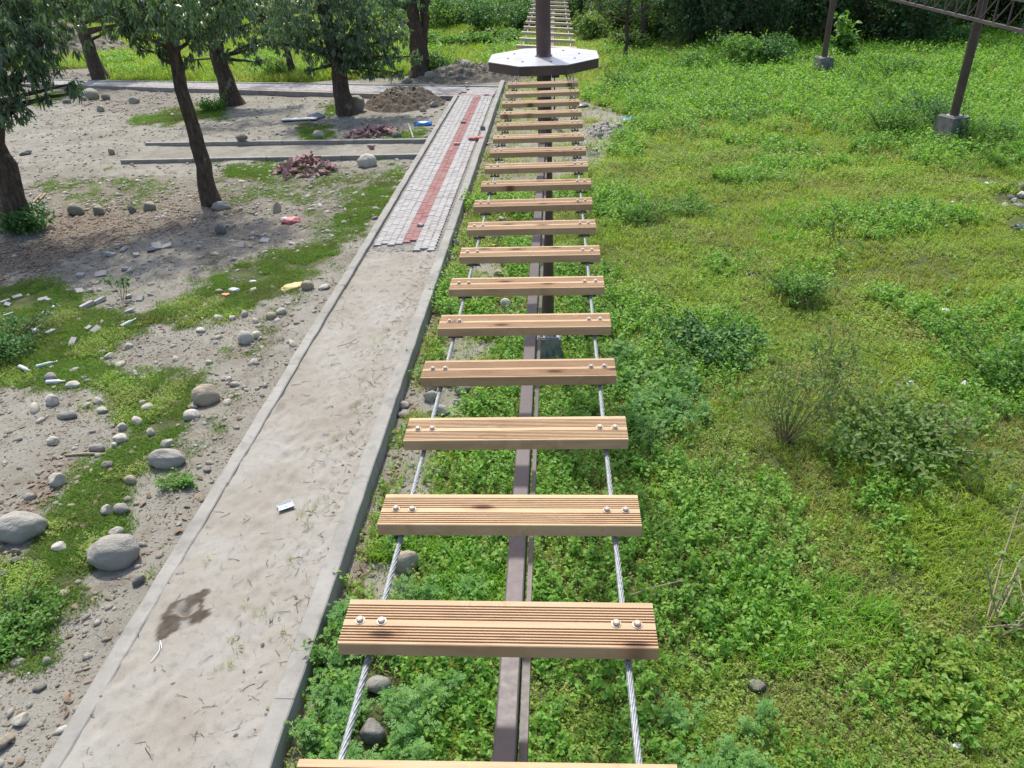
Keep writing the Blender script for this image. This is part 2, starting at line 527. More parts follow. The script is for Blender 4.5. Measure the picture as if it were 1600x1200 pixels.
def plain_mat(name, col, rough=.6, spec=.4, var=.3, sc=12, trans=0.0):
    m, nt, out = new_mat(name); g = NT(nt)
    c = g.mix(g.noise(g.obj(), sc, 4, .6), [x * (1 - var) for x in col], [min(1, x * (1 + var)) for x in col])
    nt.links.new(g.bsdf(c, rough, spec), out.inputs[0]); return m
M['bluetarp'] = plain_mat('blue_plastic_sheet', (.025, .16, .52), .35, .5, .5)
M['whiteplastic'] = plain_mat('white_plastic', (.52, .54, .56), .35, .5, .15)
M['darkplastic'] = plain_mat('dark_plastic', (.03, .035, .06), .4, .5, .4)
M['redplastic'] = plain_mat('red_wrapper', (.42, .13, .12), .5, .5, .4, 7)
M['pinkcloth'] = plain_mat('faded_pink_cloth', (.42, .14, .13), .8, .2, .4, 7)
M['yellow'] = plain_mat('yellow_sack', (.52, .41, .18), .6, .3, .3, 8)
M['greenbottle'] = plain_mat('pale_green_bottle', (.32, .42, .36), .25, .6, .2)
M['orange'] = plain_mat('orange_wrapper', (.7, .25, .12), .5, .4, .2)
M['greyboard'] = plain_mat('grey_board', (.29, .29, .29), .7, .3, .2)
M['bamboo'] = plain_mat('pale_stick', (.42, .38, .26), .7, .3, .2)


# ------------------------------------------------------------------ zones of the ground, traced on the photograph (1600 x 1200)
def inpoly(px, py, poly):
    px = np.asarray(px); py = np.asarray(py)
    r = np.zeros(px.shape, bool); n = len(poly)
    for i in range(n):
        x0, y0 = poly[i]; x1, y1 = poly[(i + 1) % n]
        c = ((y0 > py) != (y1 > py))
        with np.errstate(divide='ignore', invalid='ignore'):
            xi = (x1 - x0) * (py - y0) / (y1 - y0 + 1e-9) + x0
        r ^= c & (px < xi)
    return r


TURF = [
    [(-300, 455), (0, 445), (80, 436), (130, 478), (200, 492), (300, 468), (345, 425), (420, 396), (500, 378), (522, 388), (470, 440), (400, 482), (340, 492), (290, 500), (215, 512), (175, 535), (165, 570), (190, 605), (110, 607), (0, 605), (-300, 620)],
    [(165, 572), (240, 592), (300, 592), (340, 580), (320, 612), (300, 650), (285, 690), (240, 705), (200, 690), (175, 645), (170, 605)],
    [(285, 690), (230, 715), (200, 745), (192, 790), (205, 850), (145, 885), (112, 950), (60, 1010), (0, 1050), (-300, 1200), (-300, 900), (0, 880), (55, 815), (110, 760), (150, 715), (200, 690)],
    [(560, 300), (635, 275), (610, 330), (560, 365), (525, 385), (520, 350)],
    [(345, 262), (420, 255), (425, 285), (350, 285)],
    [(200, 188), (280, 172), (345, 168), (352, 182), (270, 192), (210, 197)],
    [(40, 152), (100, 145), (96, 156), (46, 163)],
    [(470, 197), (522, 198), (512, 216), (470, 218)], [(612, 205), (672, 202), (655, 222), (602, 220)],
    [(530, 160), (500, 165), (510, 180), (540, 176)],
    [(420, 690), (470, 750), (500, 780), (525, 800), (480, 800), (455, 760)],
]
SPARSE = [[(430, 252), (520, 262), (645, 262), (620, 305), (560, 360), (522, 385), (480, 345), (430, 300), (345, 335), (340, 268), (400, 255)], [(60, 282), (150, 268), (270, 290), (255, 325), (130, 322), (70, 310)], [(250, 790), (330, 690), (420, 560), (500, 430), (540, 380), (520, 370), (440, 480), (380, 560), (330, 640), (270, 740)]]
RUBBLE = [[(330, 340), (420, 345), (520, 370), (420, 395), (345, 425), (290, 440), (300, 380)],
          [(60, 110), (300, 140), (330, 180), (190, 180), (100, 160)],
          [(250, 770), (330, 690), (420, 560), (470, 470), (410, 500), (370, 560), (330, 640), (250, 720)],
          [(400, 260), (640, 262), (600, 320), (520, 380), (420, 395), (330, 345), (330, 262)],
          [(-50, 330), (60, 270), (330, 280), (330, 340), (200, 340)],
          [(0, 120), (-200, 130), (-200, 90), (170, 90), (170, 120)],
          [(590, 125), (790, 100), (800, 132), (600, 134)]]
LITTER = [[(-80, 470), (0, 440), (130, 400), (330, 345), (430, 310), (340, 300), (100, 320), (60, 370), (-80, 400)],
          [(640, 560), (700, 420), (745, 300), (760, 230), (775, 230), (765, 300), (725, 430), (665, 580)],
          [(505, 985), (540, 900), (590, 770), (625, 690), (640, 640), (650, 600), (662, 610), (640, 690), (600, 800), (560, 920), (525, 1000)],
          [(20, 800), (60, 740), (110, 720), (130, 735), (60, 790), (30, 830)]]
BARE_R = [[(700, 525), (770, 520), (760, 585), (690, 590)], [(650, 615), (730, 605), (720, 645), (640, 660)], [(600, 720), (690, 690), (680, 780), (600, 780)],
          [(560, 880), (650, 870), (640, 935), (560, 940)], [(760, 170), (905, 150), (990, 185), (930, 260), (800, 300), (760, 290)],
          [(800, 90), (905, 95), (905, 150), (790, 170), (775, 140)], [(745, 390), (800, 385), (790, 440), (720, 470)]]


def zone(P, polys, jit=14.0, seed=1):
    """soft-edged membership of ground points in zones"""
    px, py, dz = pj(P)
    x = P[:, 0]; y = P[:, 1]
    s = np.clip(F_PX / np.maximum(dz, 1) / 60, .12, 2.5)
    px = px + (fbm(x * 1.6, y * 1.6, seed, 4) - .5) * 4 * jit * s
    py = py + (fbm(x * 1.6, y * 1.6, seed + 50, 4) - .5) * 2.6 * jit * s
    r = np.zeros(len(P), bool)
    for q in polys: r |= inpoly(px, py, q)
    return r


def soft(P, polys, jit=14.0, seed=1, k=5):
    """graded membership: how many of several shifted outlines hold the point"""
    r = 0.0
    for i in range(k): r = r + zone(P, polys, jit * (.8 + .45 * i), seed + 131 * i)
    return r / k


def on_path(x, y, m=0.0):
    return (x > PX0 - m) & (x < PX1 + m) & (y < PATH_Y1 + 2.5)


_cpl = gp(195, 136, .2); _cpl2 = gp(195, 127.5, .2); _cpr = gp(705, 151, .2); _cpr2 = gp(779, 136, .2)
def on_cross(x, y, m=0.0):
    t = np.clip((x - _cpl[0]) / (_cpr[0] - _cpl[0]), -.6, 1.15)
    y0 = _cpl[1] + (_cpr[1] - _cpl[1]) * t; y1 = _cpl2[1] + (_cpr2[1] - _cpl2[1]) * t
    return (x > _cpl[0] - 10) & (x < PX1 + m) & (y > y0 - m) & (y < y1 + m)


_sA = gp(190, 252, .12); _sB = gp(655, 243, .12); _sC = gp(228, 225, .12); _sD = gp(682, 219, .12)
def on_strip(x, y, m=0.0):
    t = np.clip((x - _sA[0]) / (_sB[0] - _sA[0]), 0, 1)
    y0 = _sA[1] + (_sB[1] - _sA[1]) * t; y1 = _sC[1] + (_sD[1] - _sC[1]) * t
    return (x > _sA[0] - m) & (x < PX0 + .1) & (y > y0 - m) & (y < y1 + m)


def grassy(P):
    """1 where the ground is green field (right of the path and beyond the cross path)"""
    x = P[:, 0]; y = P[:, 1]
    r = x > PX1 + 0.12
    px, py, _ = pj(P)
    far = (y > 38.2) & (px > 175) & (y > 37.5 + .0 * x)
    farleft = (y > 46)
    return r | far | farleft


# ------------------------------------------------------------------ ground sheet
def ground_sheet():
    def axis(segs):
        out = []
        for a, b, st in segs:
            out.append(np.arange(a, b, st))
        return np.concatenate(out)
    xs = axis([(-400, -60, 40), (-60, -24, 2.5), (-24, -12, .3), (-12, 1, .085), (1, 8, .16), (8, 20, .35), (20, 60, 2.5), (60, 401, 40)])
    ys = axis([(-60, 0, 6), (0, 14, .085), (14, 24, .13), (24, 44, .25), (44, 70, .8), (70, 120, 5), (120, 800, 60)])
    X, Y = np.meshgrid(xs, ys)
    P = np.stack([X.ravel(), Y.ravel(), np.zeros(X.size)], -1)
    P[:, 2] = gz(P[:, 0], P[:, 1])
    near = (P[:, 1] > 0.5)
    g = grassy(P) & ~(zone(P, BARE_R, 10, 4) & near)
    turf = np.maximum(soft(P, TURF, 11, 1), .45 * soft(P, SPARSE[:2], 18, 2)) * near * (P[:, 0] < PX0)
    lit = soft(P, LITTER, 12, 7) * near
    rub = soft(P, RUBBLE, 12, 8) * near
    P[:, 2] += rub * (1 - turf) * (fbm(P[:, 0] * 5, P[:, 1] * 5, 31) - .4) * .10 * (P[:, 0] < PX0 - .1)
    under = on_path(P[:, 0], P[:, 1], -.05) | on_cross(P[:, 0], P[:, 1], -.1)
    P[under, 2] = -.06
    st = on_strip(P[:, 0], P[:, 1], -.05)
    P[st, 2] = .05 + (fbm(P[st, 0] * 2, P[st, 1] * 2, 2) - .5) * .04
    nx, ny = len(xs), len(ys)
    i = np.arange(nx - 1)[None, :] + (np.arange(ny - 1) * nx)[:, None]
    i = i.ravel()
    Q = np.stack([i, i + 1, i + 1 + nx, i + nx], -1)
    m, nt, out = new_mat('bare_ground'); n = NT(nt)
    p = n.pos()
    w = n.noise(p, 7, 4, .65)
    big = n.noise(p, .55, 4, .6); mid = n.noise(p, 2.6, 4, .6); fine = n.noise(p, 28, 4, .7); finer = n.noise(p, 95, 3, .7)
    sand = n.ramp(big, [(.3, (.185, .172, .142)), (.55, (.24, .228, .192)), (.75, (.275, .264, .23))])
    sand = n.mix(n.math('MULTIPLY', n.sm(mid, .46, .72), .75), sand, (.155, .138, .105))
    grit = n.sm(fine, .55, .72)
    sand = n.mix(n.math('MULTIPLY', grit, .55), sand, (.105, .09, .073))
    sand = n.mix(n.math('MULTIPLY', n.sm(finer, .6, .75), .5), sand, (.34, .325, .295))
    litc = n.ramp(fine, [(.35, (.08, .06, .044)), (.5, (.15, .115, .088)), (.65, (.22, .178, .14))])
    lf = n.math('MULTIPLY', n.sm(n.math('ADD', n.attr('litter'), n.math('MULTIPLY', n.math('SUBTRACT', w, .5), 1.2)), .35, .75), .75)
    c = n.mix(lf, sand, litc)
    rubc = n.ramp(fine, [(.3, (.085, .073, .055)), (.5, (.17, .15, .12)), (.7, (.29, .27, .23))])
    rf = n.math('MULTIPLY', n.sm(n.math('ADD', n.attr('rubble'), n.math('MULTIPLY', n.math('SUBTRACT', w, .5), 1.2)), .35, .7), .8)
    c = n.mix(rf, c, rubc)
    soil = n.ramp(mid, [(.35, (.04, .055, .018)), (.55, (.07, .09, .026)), (.7, (.115, .11, .045))])
    gf = n.sm(n.math('ADD', n.attr('turf'), n.math('MULTIPLY', n.math('SUBTRACT', w, .5), 1.3)), .35, .85)
    c = n.mix(n.math('MULTIPLY', gf, .93), c, soil)
    h = n.math('ADD', n.math('MULTIPLY', fine, .7), n.math('MULTIPLY', finer, .35))
    h = n.math('ADD', h, n.math('MULTIPLY', mid, 1.4))
    nt.links.new(n.bsdf(c, .95, .1, 0, n.bump(h, .8, .035)), out.inputs[0])
    me = mesh_np('ground', P, None, Q, [m], True, {'turf': ('FLOAT', np.maximum(g, turf).astype(np.float32)), 'litter': ('FLOAT', lit.astype(np.float32)), 'rubble': ('FLOAT', rub.astype(np.float32))})
    tag(link('ground', me), 'bare sandy ground left of the path and green field right of it', kind='structure')


ground_sheet()

# ------------------------------------------------------------------ footpath with kerbs, sand bed and interlocking pavers
KT = 0.24                           # kerb top
PAVE_Y0 = gp(640, 382, .2)[1]


def kerb_piece(y0, y1, x0, x1, zt, seed):
    r = random.Random(seed)
    n = max(2, int((y1 - y0) / .25)); vs = []; fs = []
    for k in range(n + 1):
        y = y0 + (y1 - y0) * k / n
        a, b, c, d = [(r.random() - .5) * .012 for _ in range(4)]
        bv = .012
        vs += [(x0 + a, y, -.12), (x0 + a, y, zt - bv + c), (x0 + a + bv, y, zt + c), (x1 + b - bv, y, zt + d), (x1 + b, y, zt - bv + d), (x1 + b, y, -.12)]
    for k in range(n):
        for j in range(5):
            q = k * 6 + j
            fs.append((q, q + 1, q + 7, q + 6))
    fs += [(5, 4, 3, 2, 1, 0), tuple(range(n * 6, n * 6 + 6))]
    return vs, fs


foot = tag(link('footpath', None), 'long straight footpath, sand filled near and paved farther on', kind='structure')
yy = -2.0; k = 0
while yy < PATH_Y1 - .1:
    y1 = min(yy + 3.0, PATH_Y1 - .02)
    for side in (0, 1):
        if side == 0 and yy > _sB[1] - 3 and yy < _sD[1] and False: continue
        mb = MB()
        j = random.Random(k * 2 + side).uniform(-.007, .007)
        w = .17 if side == 0 else .19
        if side == 0: v, f = kerb_piece(yy + .0015, y1 - .0015, PX0 + j, PX0 + j + w, KT, k)
        else: v, f = kerb_piece(yy + .0015, (y1 if y1 < PATH_Y1 - 1 else PATH_Y1 + 2.0) - .0015, PX1 - w + j, PX1 + j, KT + .01, k + 99)
        mb.add(v, f)
        mb.build('kerb', M['kerb'], foot)
    yy += 3.0; k += 1


def sand_bed():
    xs = np.arange(PX0 + .10, PX1 - .08, .028)
    ys = np.concatenate([np.arange(-2, 1.8, .1), np.arange(1.8, 9, .028), np.arange(9, PAVE_Y0 + .6, .05)])
    X, Y = np.meshgrid(xs, ys); x = X.ravel(); y = Y.ravel()
    lvl = np.interp(y, [0, 6, 9, PAVE_Y0], [KT - .012, KT - .02, KT - .04, KT - .085])
    z = lvl + (fbm(x * 2.2, y * 2.2, 40, 3) - .5) * .026
    # trodden prints: shallow dips
    rr = np.random.default_rng(5)
    for _ in range(520):
        cx = rr.uniform(PX0 + .2, PX1 - .25); cy = rr.uniform(1.5, PAVE_Y0); a = rr.uniform(-.5, .5)
        m = (abs(x - cx) < .3) & (abs(y - cy) < .3)
        if not m.any(): continue
        u = (x[m] - cx) * cos(a) + (y[m] - cy) * sin(a); v = -(x[m] - cx) * sin(a) + (y[m] - cy) * cos(a)
        d = np.sqrt((u / .055) ** 2 + (v / .12) ** 2)
        z[m] += rr.uniform(.4, 1.1) * (.010 + .010 * min(1, max(0, (cy - 3.5) / 3)) * .3) * (-np.exp(-d ** 2) + .55 * np.exp(-((d - 1.5) / .45) ** 2))
    z += (fbm(x * 11, y * 11, 44, 3) - .5) * .012
    # wet patch
    px, py, _ = pj(np.stack([x, y, z], -1))
    wob = (fbm(x * 9, y * 9, 61, 3) - .5)
    def blob(cx, cy, rx, ry, a):
        u = (px - cx) * cos(a) + (py - cy) * sin(a); v = -(px - cx) * sin(a) + (py - cy) * cos(a)
        return np.sqrt((u / rx) ** 2 + (v / ry) ** 2) + wob * .8
    ring = np.abs(blob(287, 953, 27, 16, -.35) - .92) * 3.2 + .1
    d = np.minimum.reduce([ring, blob(268, 977, 27, 13, -.75), blob(302, 938, 7, 17, .75), blob(320, 925, 10, 7, -.6), blob(318, 960, 15, 7, -.2), blob(306, 968, 14, 7, -.5), blob(258, 990, 17, 7, -.6)])
    wet = (1 - sstep(.75, 1.05, d)) * (.85 + .15 * sstep(.3, .7, fbm(x * 14, y * 14, 63)))
    wet = np.maximum(wet, .22 * (1 - sstep(.8, 1.3, blob(288, 957, 34, 24, -.35))))
    hole = np.exp(-((px - 288) / 9) ** 2 - ((py - 956) / 6) ** 2)
    z -= .085 * hole
    z += .016 * np.exp(-((blob(287, 953, 25, 15, -.35) - .85) / .25) ** 2)
    z = np.minimum(z, np.where((x < PX0 + .16) | (x > PX1 - .17), KT - .004, 9))
    nx, ny = len(xs), len(ys)
    i = (np.arange(nx - 1)[None, :] + (np.arange(ny - 1) * nx)[:, None]).ravel()
    Q = np.stack([i, i + 1, i + 1 + nx, i + nx], -1)
    m, nt, out = new_mat('pale_sand'); n = NT(nt)
    p = n.pos()
    a = n.noise(p, 1.1, 4, .6); b = n.noise(p, 9, 4, .65); f = n.noise(p, 75, 4, .75)
    c = n.ramp(a, [(.3, (.225, .204, .168)), (.5, (.256, .239, .205)), (.7, (.287, .277, .25))])
    c = n.mix(n.math('MULTIPLY', n.sm(b, .48, .7), .55), c, (.19, .168, .14))
    c = n.mix(n.math('MULTIPLY', n.sm(f, .52, .72), .5), c, (.135, .12, .10))
    c = n.mix(n.math('MULTIPLY', n.attr('wet'), .97), c, (.05, .037, .026))
    nt.links.new(n.bsdf(c, .92, .15, 0, n.bump(n.math('ADD', b, n.math('MULTIPLY', f, .5)), .5, .012)), out.inputs[0])
    me = mesh_np('sand_bed', np.stack([x, y, z], -1), None, Q, [m], True, {'wet': ('FLOAT', wet.astype(np.float32))})
    link('sand_bed', me, foot)


sand_bed()
# bedding under the paved stretch
_b = MB(); _b.box(PX0 + .1, PX1 - .1, PAVE_Y0 - .3, PATH_Y1 + 1.9, -.05, KT - .075); _b.build('bedding', M['footing'], foot)

PC, PR = .1545, .172                # paver column and row pitch
def paver_poly(w=PC, l=PR, g=.003, t=.014):
    a = w / 2 + t - g; b = w / 2 - t - g; h = l / 2 - g
    q = l * .16
    return [(-a, -h), (a, -h), (a, -h + q), (b, -q * .5), (b, q * .5), (a, h - q), (a, h), (-a, h), (-a, h - q), (-b, q * .5), (-b, -q * .5), (-a, -h + q)]


def paver_mesh(m):
    mb = MB(); mb.prism(paver_poly(), -.05, 0, .006, .005); return mb.mesh('paver', m)


pm_g, pm_r = paver_mesh(M['paver_grey']), paver_mesh(M['paver_red'])
px_start = PX0 + .17 + .075
spots = []
rows = int((PATH_Y1 - .3 - PAVE_Y0) / PR)
for c in range(9):
    red = c in (4, 5)
    first = 0 if c < 4 else (1 if c in (4, 5) else -2)
    for rr_ in range(first, rows):
        r = random.Random(c * 1000 + rr_)
        spots.append((px_start + (c + .5) * PC + r.uniform(-.003, .003), PAVE_Y0 + (rr_ + .5 + (.5 if c % 2 else 0)) * PR + r.uniform(-.003, .003),
                      KT - .035 + r.uniform(-.006, .006) + .012 * sin(c * 1.3) * .5, r.uniform(-.02, .02), r.uniform(-.025, .025), red))
spots.sort(key=lambda s: s[1])
for s in spots[:300]:
    link('paver', pm_r if s[5] else pm_g, foot, s[:3], (s[3], s[3] * .5, s[4]))
mbs = {True: MB(), False: MB()}
poly = paver_poly()
for s in spots[300:]:
    ca, sa = cos(s[4]), sin(s[4])
    mbs[s[5]].prism([(s[0] + x * ca - y * sa, s[1] + x * sa + y * ca) for x, y in poly], s[2] - .04, s[2], .006, .005)
tag(mbs[False].build('paver_rows', M['paver_grey'], foot), kind='stuff')
tag(mbs[True].build('paver_rows', M['paver_red'], foot), kind='stuff')

# cross path at the far end, running off to the left
cross = tag(link('cross_path', None), 'pale paved path crossing behind the mango trees', kind='structure')
mbg, mbr = MB(), MB()
_L0 = np.array(_cpl[:2]); _R0 = np.array(_cpr[:2]); _L1 = np.array(_cpl2[:2]); _R1 = np.array(_cpr2[:2])
_L0 = _L0 + (_L0 - _R0) * .5; _L1 = _L1 + (_L1 - _R1) * .5
_R0 = _R0 + (_R0 - _L0) / np.linalg.norm(_R0 - _L0) * 1.75
Z_C = KT - .03
mb = MB()
def quad_slab(mb, a, b, c, d, z0, z1):
    mb.add([(p[0], p[1], z0) for p in (a, b, c, d)] + [(p[0], p[1], z1) for p in (a, b, c, d)],
           [(3, 2, 1, 0), (4, 5, 6, 7), (0, 1, 5, 4), (1, 2, 6, 5), (2, 3, 7, 6), (3, 0, 4, 7)])
quad_slab(mb, _L0, _R0, _R1, _L1, -.05, Z_C - .05); mb.build('bedding', M['footing'], cross)
ncol = 11; nrow = int(np.linalg.norm(_R0 - _L0) / PR)
for i in range(nrow):
    for j in range(ncol):
        t = (i + .5 + (.5 if j % 2 else 0)) / nrow; u = .06 + .88 * (j + .5) / ncol
        c = (_L0 + (_R0 - _L0) * t) * (1 - u) + (_L1 + (_R1 - _L1) * t) * u
        wv = np.linalg.norm((_L1 + (_R1 - _L1) * t) - (_L0 + (_R0 - _L0) * t)) * .88 / ncol * .5
        ang = math.atan2(*((_R0 - _L0)[::-1]))
        ca, sa = cos(ang), sin(ang); hl = PR / 2 - .004; hw = wv - .004
        zz = Z_C + random.uniform(-.005, .005)
        p4 = [(c[0] + x * ca - y * sa, c[1] + x * sa + y * ca) for x, y in ((-hl, -hw), (hl, -hw), (hl, hw), (-hl, hw))]
        (mbr if j == 1 else mbg).prism(p4, zz - .05, zz)
tag(mbg.build('paver_rows', M['paver_grey'], cross), kind='stuff'); tag(mbr.build('paver_rows', M['paver_red'], cross), kind='stuff')
nrm = np.array([-(_R0 - _L0)[1], (_R0 - _L0)[0]]); nrm = nrm / np.linalg.norm(nrm)
_Rk = np.array([PX0 + .05, _L0[1] + (_R0 - _L0)[1] * (PX0 + .05 - _L0[0]) / (_R0 - _L0)[0]])
for s in range(6):
    a = _L0 + (_Rk - _L0) * (s / 6); b = _L0 + (_Rk - _L0) * ((s + 1) / 6 - .0006)
    mb = MB(); quad_slab(mb, a - nrm * .1, b - nrm * .1, b + nrm * .06, a + nrm * .06, -.15, KT); mb.build('kerb', M['kerb'], cross)
    a = _L1 + (_R1 - _L1) * (s / 6); b = _L1 + (_R1 - _L1) * ((s + 1) / 6 - .0006)
    mb = MB(); quad_slab(mb, a - nrm * .06, b - nrm * .06, b + nrm * .1, a + nrm * .1, -.15, KT); mb.build('kerb', M['kerb'], cross)

# unpaved side strip between two low kerbs, joining the footpath from the left
strip = tag(link('side_strip', None), 'unpaved sandy strip between two low concrete kerbs', kind='structure')
for (a, b) in ((_sA, (PX0 - .02, _sB[1])), (_sC, (PX0 - .02, _sD[1]))):
    for s in range(4):
        p = np.array(a[:2]) + (np.array(b[:2]) - np.array(a[:2])) * s / 4; q = np.array(a[:2]) + (np.array(b[:2]) - np.array(a[:2])) * ((s + 1) / 4 - .002)
        mb = MB(); quad_slab(mb, p - [0, .07], q - [0, .07], q + [0, .07], p + [0, .07], -.12, .17 + (.005 if s % 2 else 0)); mb.build('kerb', M['kerb'], strip)


# ------------------------------------------------------------------ plank bridge, mast, deck, beam
BX = -0.163
BZ = CAM_Z - 1.492
D0, DS, NP = .9172, .45419, 19
PW, PT, PL = .145, .042, .80


def bridge_z(y):
    t = (y - D0) / (18 * DS)
    return BZ - .0805 * 4 * t * (1 - t) + .0185 * t


def plank_mesh(L, W, T, m, grooves=True):
    top = []
    if grooves:
        y = 0.0
        def flat(w): top.append(('f', w))
        flat(.0185)
        for part in range(2):
            for k_ in range(6):
                top.append(('g', .0052)); flat(.0036 if k_ < 5 else 0)
            flat(.020 if part == 0 else .0)
        used = sum(w for _, w in top)
        flat(W - used)
    else:
        top = [('f', W)]
    pts = [(0.0, -T), (0.0, -.002), (.002, 0.0)]
    y = 0.0
    for kind, w in top:
        if kind == 'g':
            pts += [(y, 0), (y + .0006, -.0065), (y + w - .0006, -.0065), (y + w, 0)]
        y += w
    pts += [(W - .002, 0.0), (W, -.002), (W, -T)]
    q = [pts[0]]
    for p in pts[1:]:
        if abs(p[0] - q[-1][0]) + abs(p[1] - q[-1][1]) > 1e-6: q.append(p)
    n = len(q); vs = []; fs = []
    q = [(W - yv, zv) for yv, zv in q][::-1]   # the wide plain band faces the viewer
    for x in (-L / 2, L / 2): vs += [(x, yv, zv) for yv, zv in q]
    for k_ in range(n):
        a = k_; b = (k_ + 1) % n
        fs.append((a, b, b + n, a + n))
    fs += [tuple(range(n))[::-1], tuple(range(n, 2 * n))]
    mb = MB(); mb.add(vs, [f[::-1] for f in fs]); return mb.mesh('plank', m)


def bolt_mesh():
    mb = MB()
    mb.lathe([(.0135, 0), (.0135, .002), (.0092, .0022), (.0092, .008), (.0065, .0105)], 12)
    mb.lathe([(.006, -.085), (.006, 0)], 8)
    return mb.mesh('bolt', M['boltsteel'])


def clamp_mesh():
    mb = MB()
    mb.box(-.036, .036, -.014, .014, -.009, 0)
    mb.box(-.036, .036, -.012, .012, -.040, -.034)
    return mb.mesh('clamp', M['darksteel'])


pl_me, bo_me, cl_me = plank_mesh(PL, PW, PT, M['wood']), bolt_mesh(), clamp_mesh()
bridge = thing('plank_bridge', 'hanging bridge of grooved timber planks bolted to two steel cables', 'bridge', (BX, 0, 0))
jx = {0: .002, 1: 0, 2: .005, 3: .004, 4: -.006, 5: .002, 6: -.002}
jyaw = {0: .011, 1: -.003, 2: -.002, 3: .003, 4: .003}
for i in range(NP):
    y = D0 + DS * i
    r = random.Random(i + 5)
    # front edge of a plank lies nearer the viewer than its measured back edge
    p = link('plank', pl_me, bridge, (jx.get(i, r.uniform(-.006, .006)), y - PW + .0, bridge_z(y)), (r.uniform(-.01, .012), r.uniform(-.003, .003), jyaw.get(i, r.uniform(-.004, .004))))
    for sx in (-.355, -.303, .303, .355):
        link('bolt', bo_me, p, (sx + r.uniform(-.003, .003), PW * .497 + r.uniform(-.003, .003), 0), (0, 0, r.uniform(0, 3)))
    for sx in (-.329, .329):
        link('clamp', cl_me, p, (sx, PW / 2, -PT))


def cable_mesh(pts, rad, strands=6, pitch=.16, seg=9, n=6):
    """twisted wire rope along a polyline"""
    P = np.array(pts, float)
    L = np.concatenate([[0], np.cumsum(np.linalg.norm(np.diff(P, axis=0), axis=1))])
    ns = int(L[-1] / pitch * seg)
    s = np.linspace(0, L[-1], ns)
    C = np.stack([np.interp(s, L, P[:, k_]) for k_ in range(3)], -1)
    T = np.gradient(C, axis=0); T /= np.linalg.norm(T, axis=1)[:, None]
    A = np.cross(T, [1.0, 0, 0]); A /= np.linalg.norm(A, axis=1)[:, None]; B = np.cross(T, A)
    Vs = []; Qs = []
    sr = rad * .40
    for k_ in range(strands):
        ph = 2 * pi * (s / pitch + k_ / strands)
        H = C + (rad - sr) * (np.cos(ph)[:, None] * A + np.sin(ph)[:, None] * B)
        TT = np.gradient(H, axis=0); TT /= np.linalg.norm(TT, axis=1)[:, None]
        N1 = np.cos(ph)[:, None] * A + np.sin(ph)[:, None] * B; N2 = np.cross(TT, N1)
        o = len(Vs) * ns * n
        an = 2 * pi * np.arange(n) / n
        V = H[:, None, :] + sr * (np.cos(an)[None, :, None] * N1[:, None, :] + np.sin(an)[None, :, None] * N2[:, None, :])
        Vs.append(V.reshape(-1, 3))
        i0 = (np.arange(ns - 1) * n)[:, None] + np.arange(n)[None, :]
        i1 = (np.arange(ns - 1) * n)[:, None] + (np.arange(n) + 1)[None, :] % n
        Qs.append(np.stack([i0.ravel(), i1.ravel(), i1.ravel() + n, i0.ravel() + n], -1) + o)
    return mesh_np('cable', np.concatenate(Vs), None, np.concatenate(Qs), [M['cable']], True)


DECK_Z = CAM_Z - 1.38
DECK_C = (-.165, 10.42)
for sx in (-.329, .329):
    ys = np.linspace(-1.2, 9.25, 60)
    pts = [(sx, y, bridge_z(y) - PT - .0215) for y in ys] + [(sx, 9.75, DECK_Z - .16)]
    link('cable', cable_mesh(pts, .0090), bridge)
    mb = MB()
    mb.tube([(sx - .03, 9.25, bridge_z(9.25) - .06), (sx - .035, 9.5, DECK_Z - .14), (sx - .06, 9.8, DECK_Z - .11)], .008, 6)
    mb.tube([(sx + .03, 9.25, bridge_z(9.25) - .06), (sx + .035, 9.6, DECK_Z - .10)], .008, 6)
    mb.build('hanger', M['darksteel'], bridge)

mast = thing('bridge_mast', 'brown steel mast carrying a white octagonal deck behind the first bridge', 'mast', (DECK_C[0], DECK_C[1], 0))
mb = MB(); mb.tube([(0, 0, .5), (0, 0, 9.5)], .094, 24, True); mb.build('post', M['brownsteel'], mast)
mb = MB(); mb.lathe([(.112, 0), (.112, .006), (.097, .02), (.096, .022)], 24, (0, 0, DECK_Z)); mb.build('weld_collar', M['brownsteel'], mast)
mb = MB(); mb.frustum(0, 0, -.3, .47, .235, .235, .19, .19); mb.build('footing', M['footing'], mast)
mb = MB(); mb.box(-.165, .165, -.165, .165, .474, .492); bp = mb.build('base_plate', M['galv'], mast)
for sx in (-.1, .1):
    for sy in (-.125, .125):
        mb = MB(); mb.lathe([(.018, .492), (.018, .508), (.01, .512), (.01, .535)], 6, (sx, sy, 0)); mb.build('nut', M['darksteel'], bp)
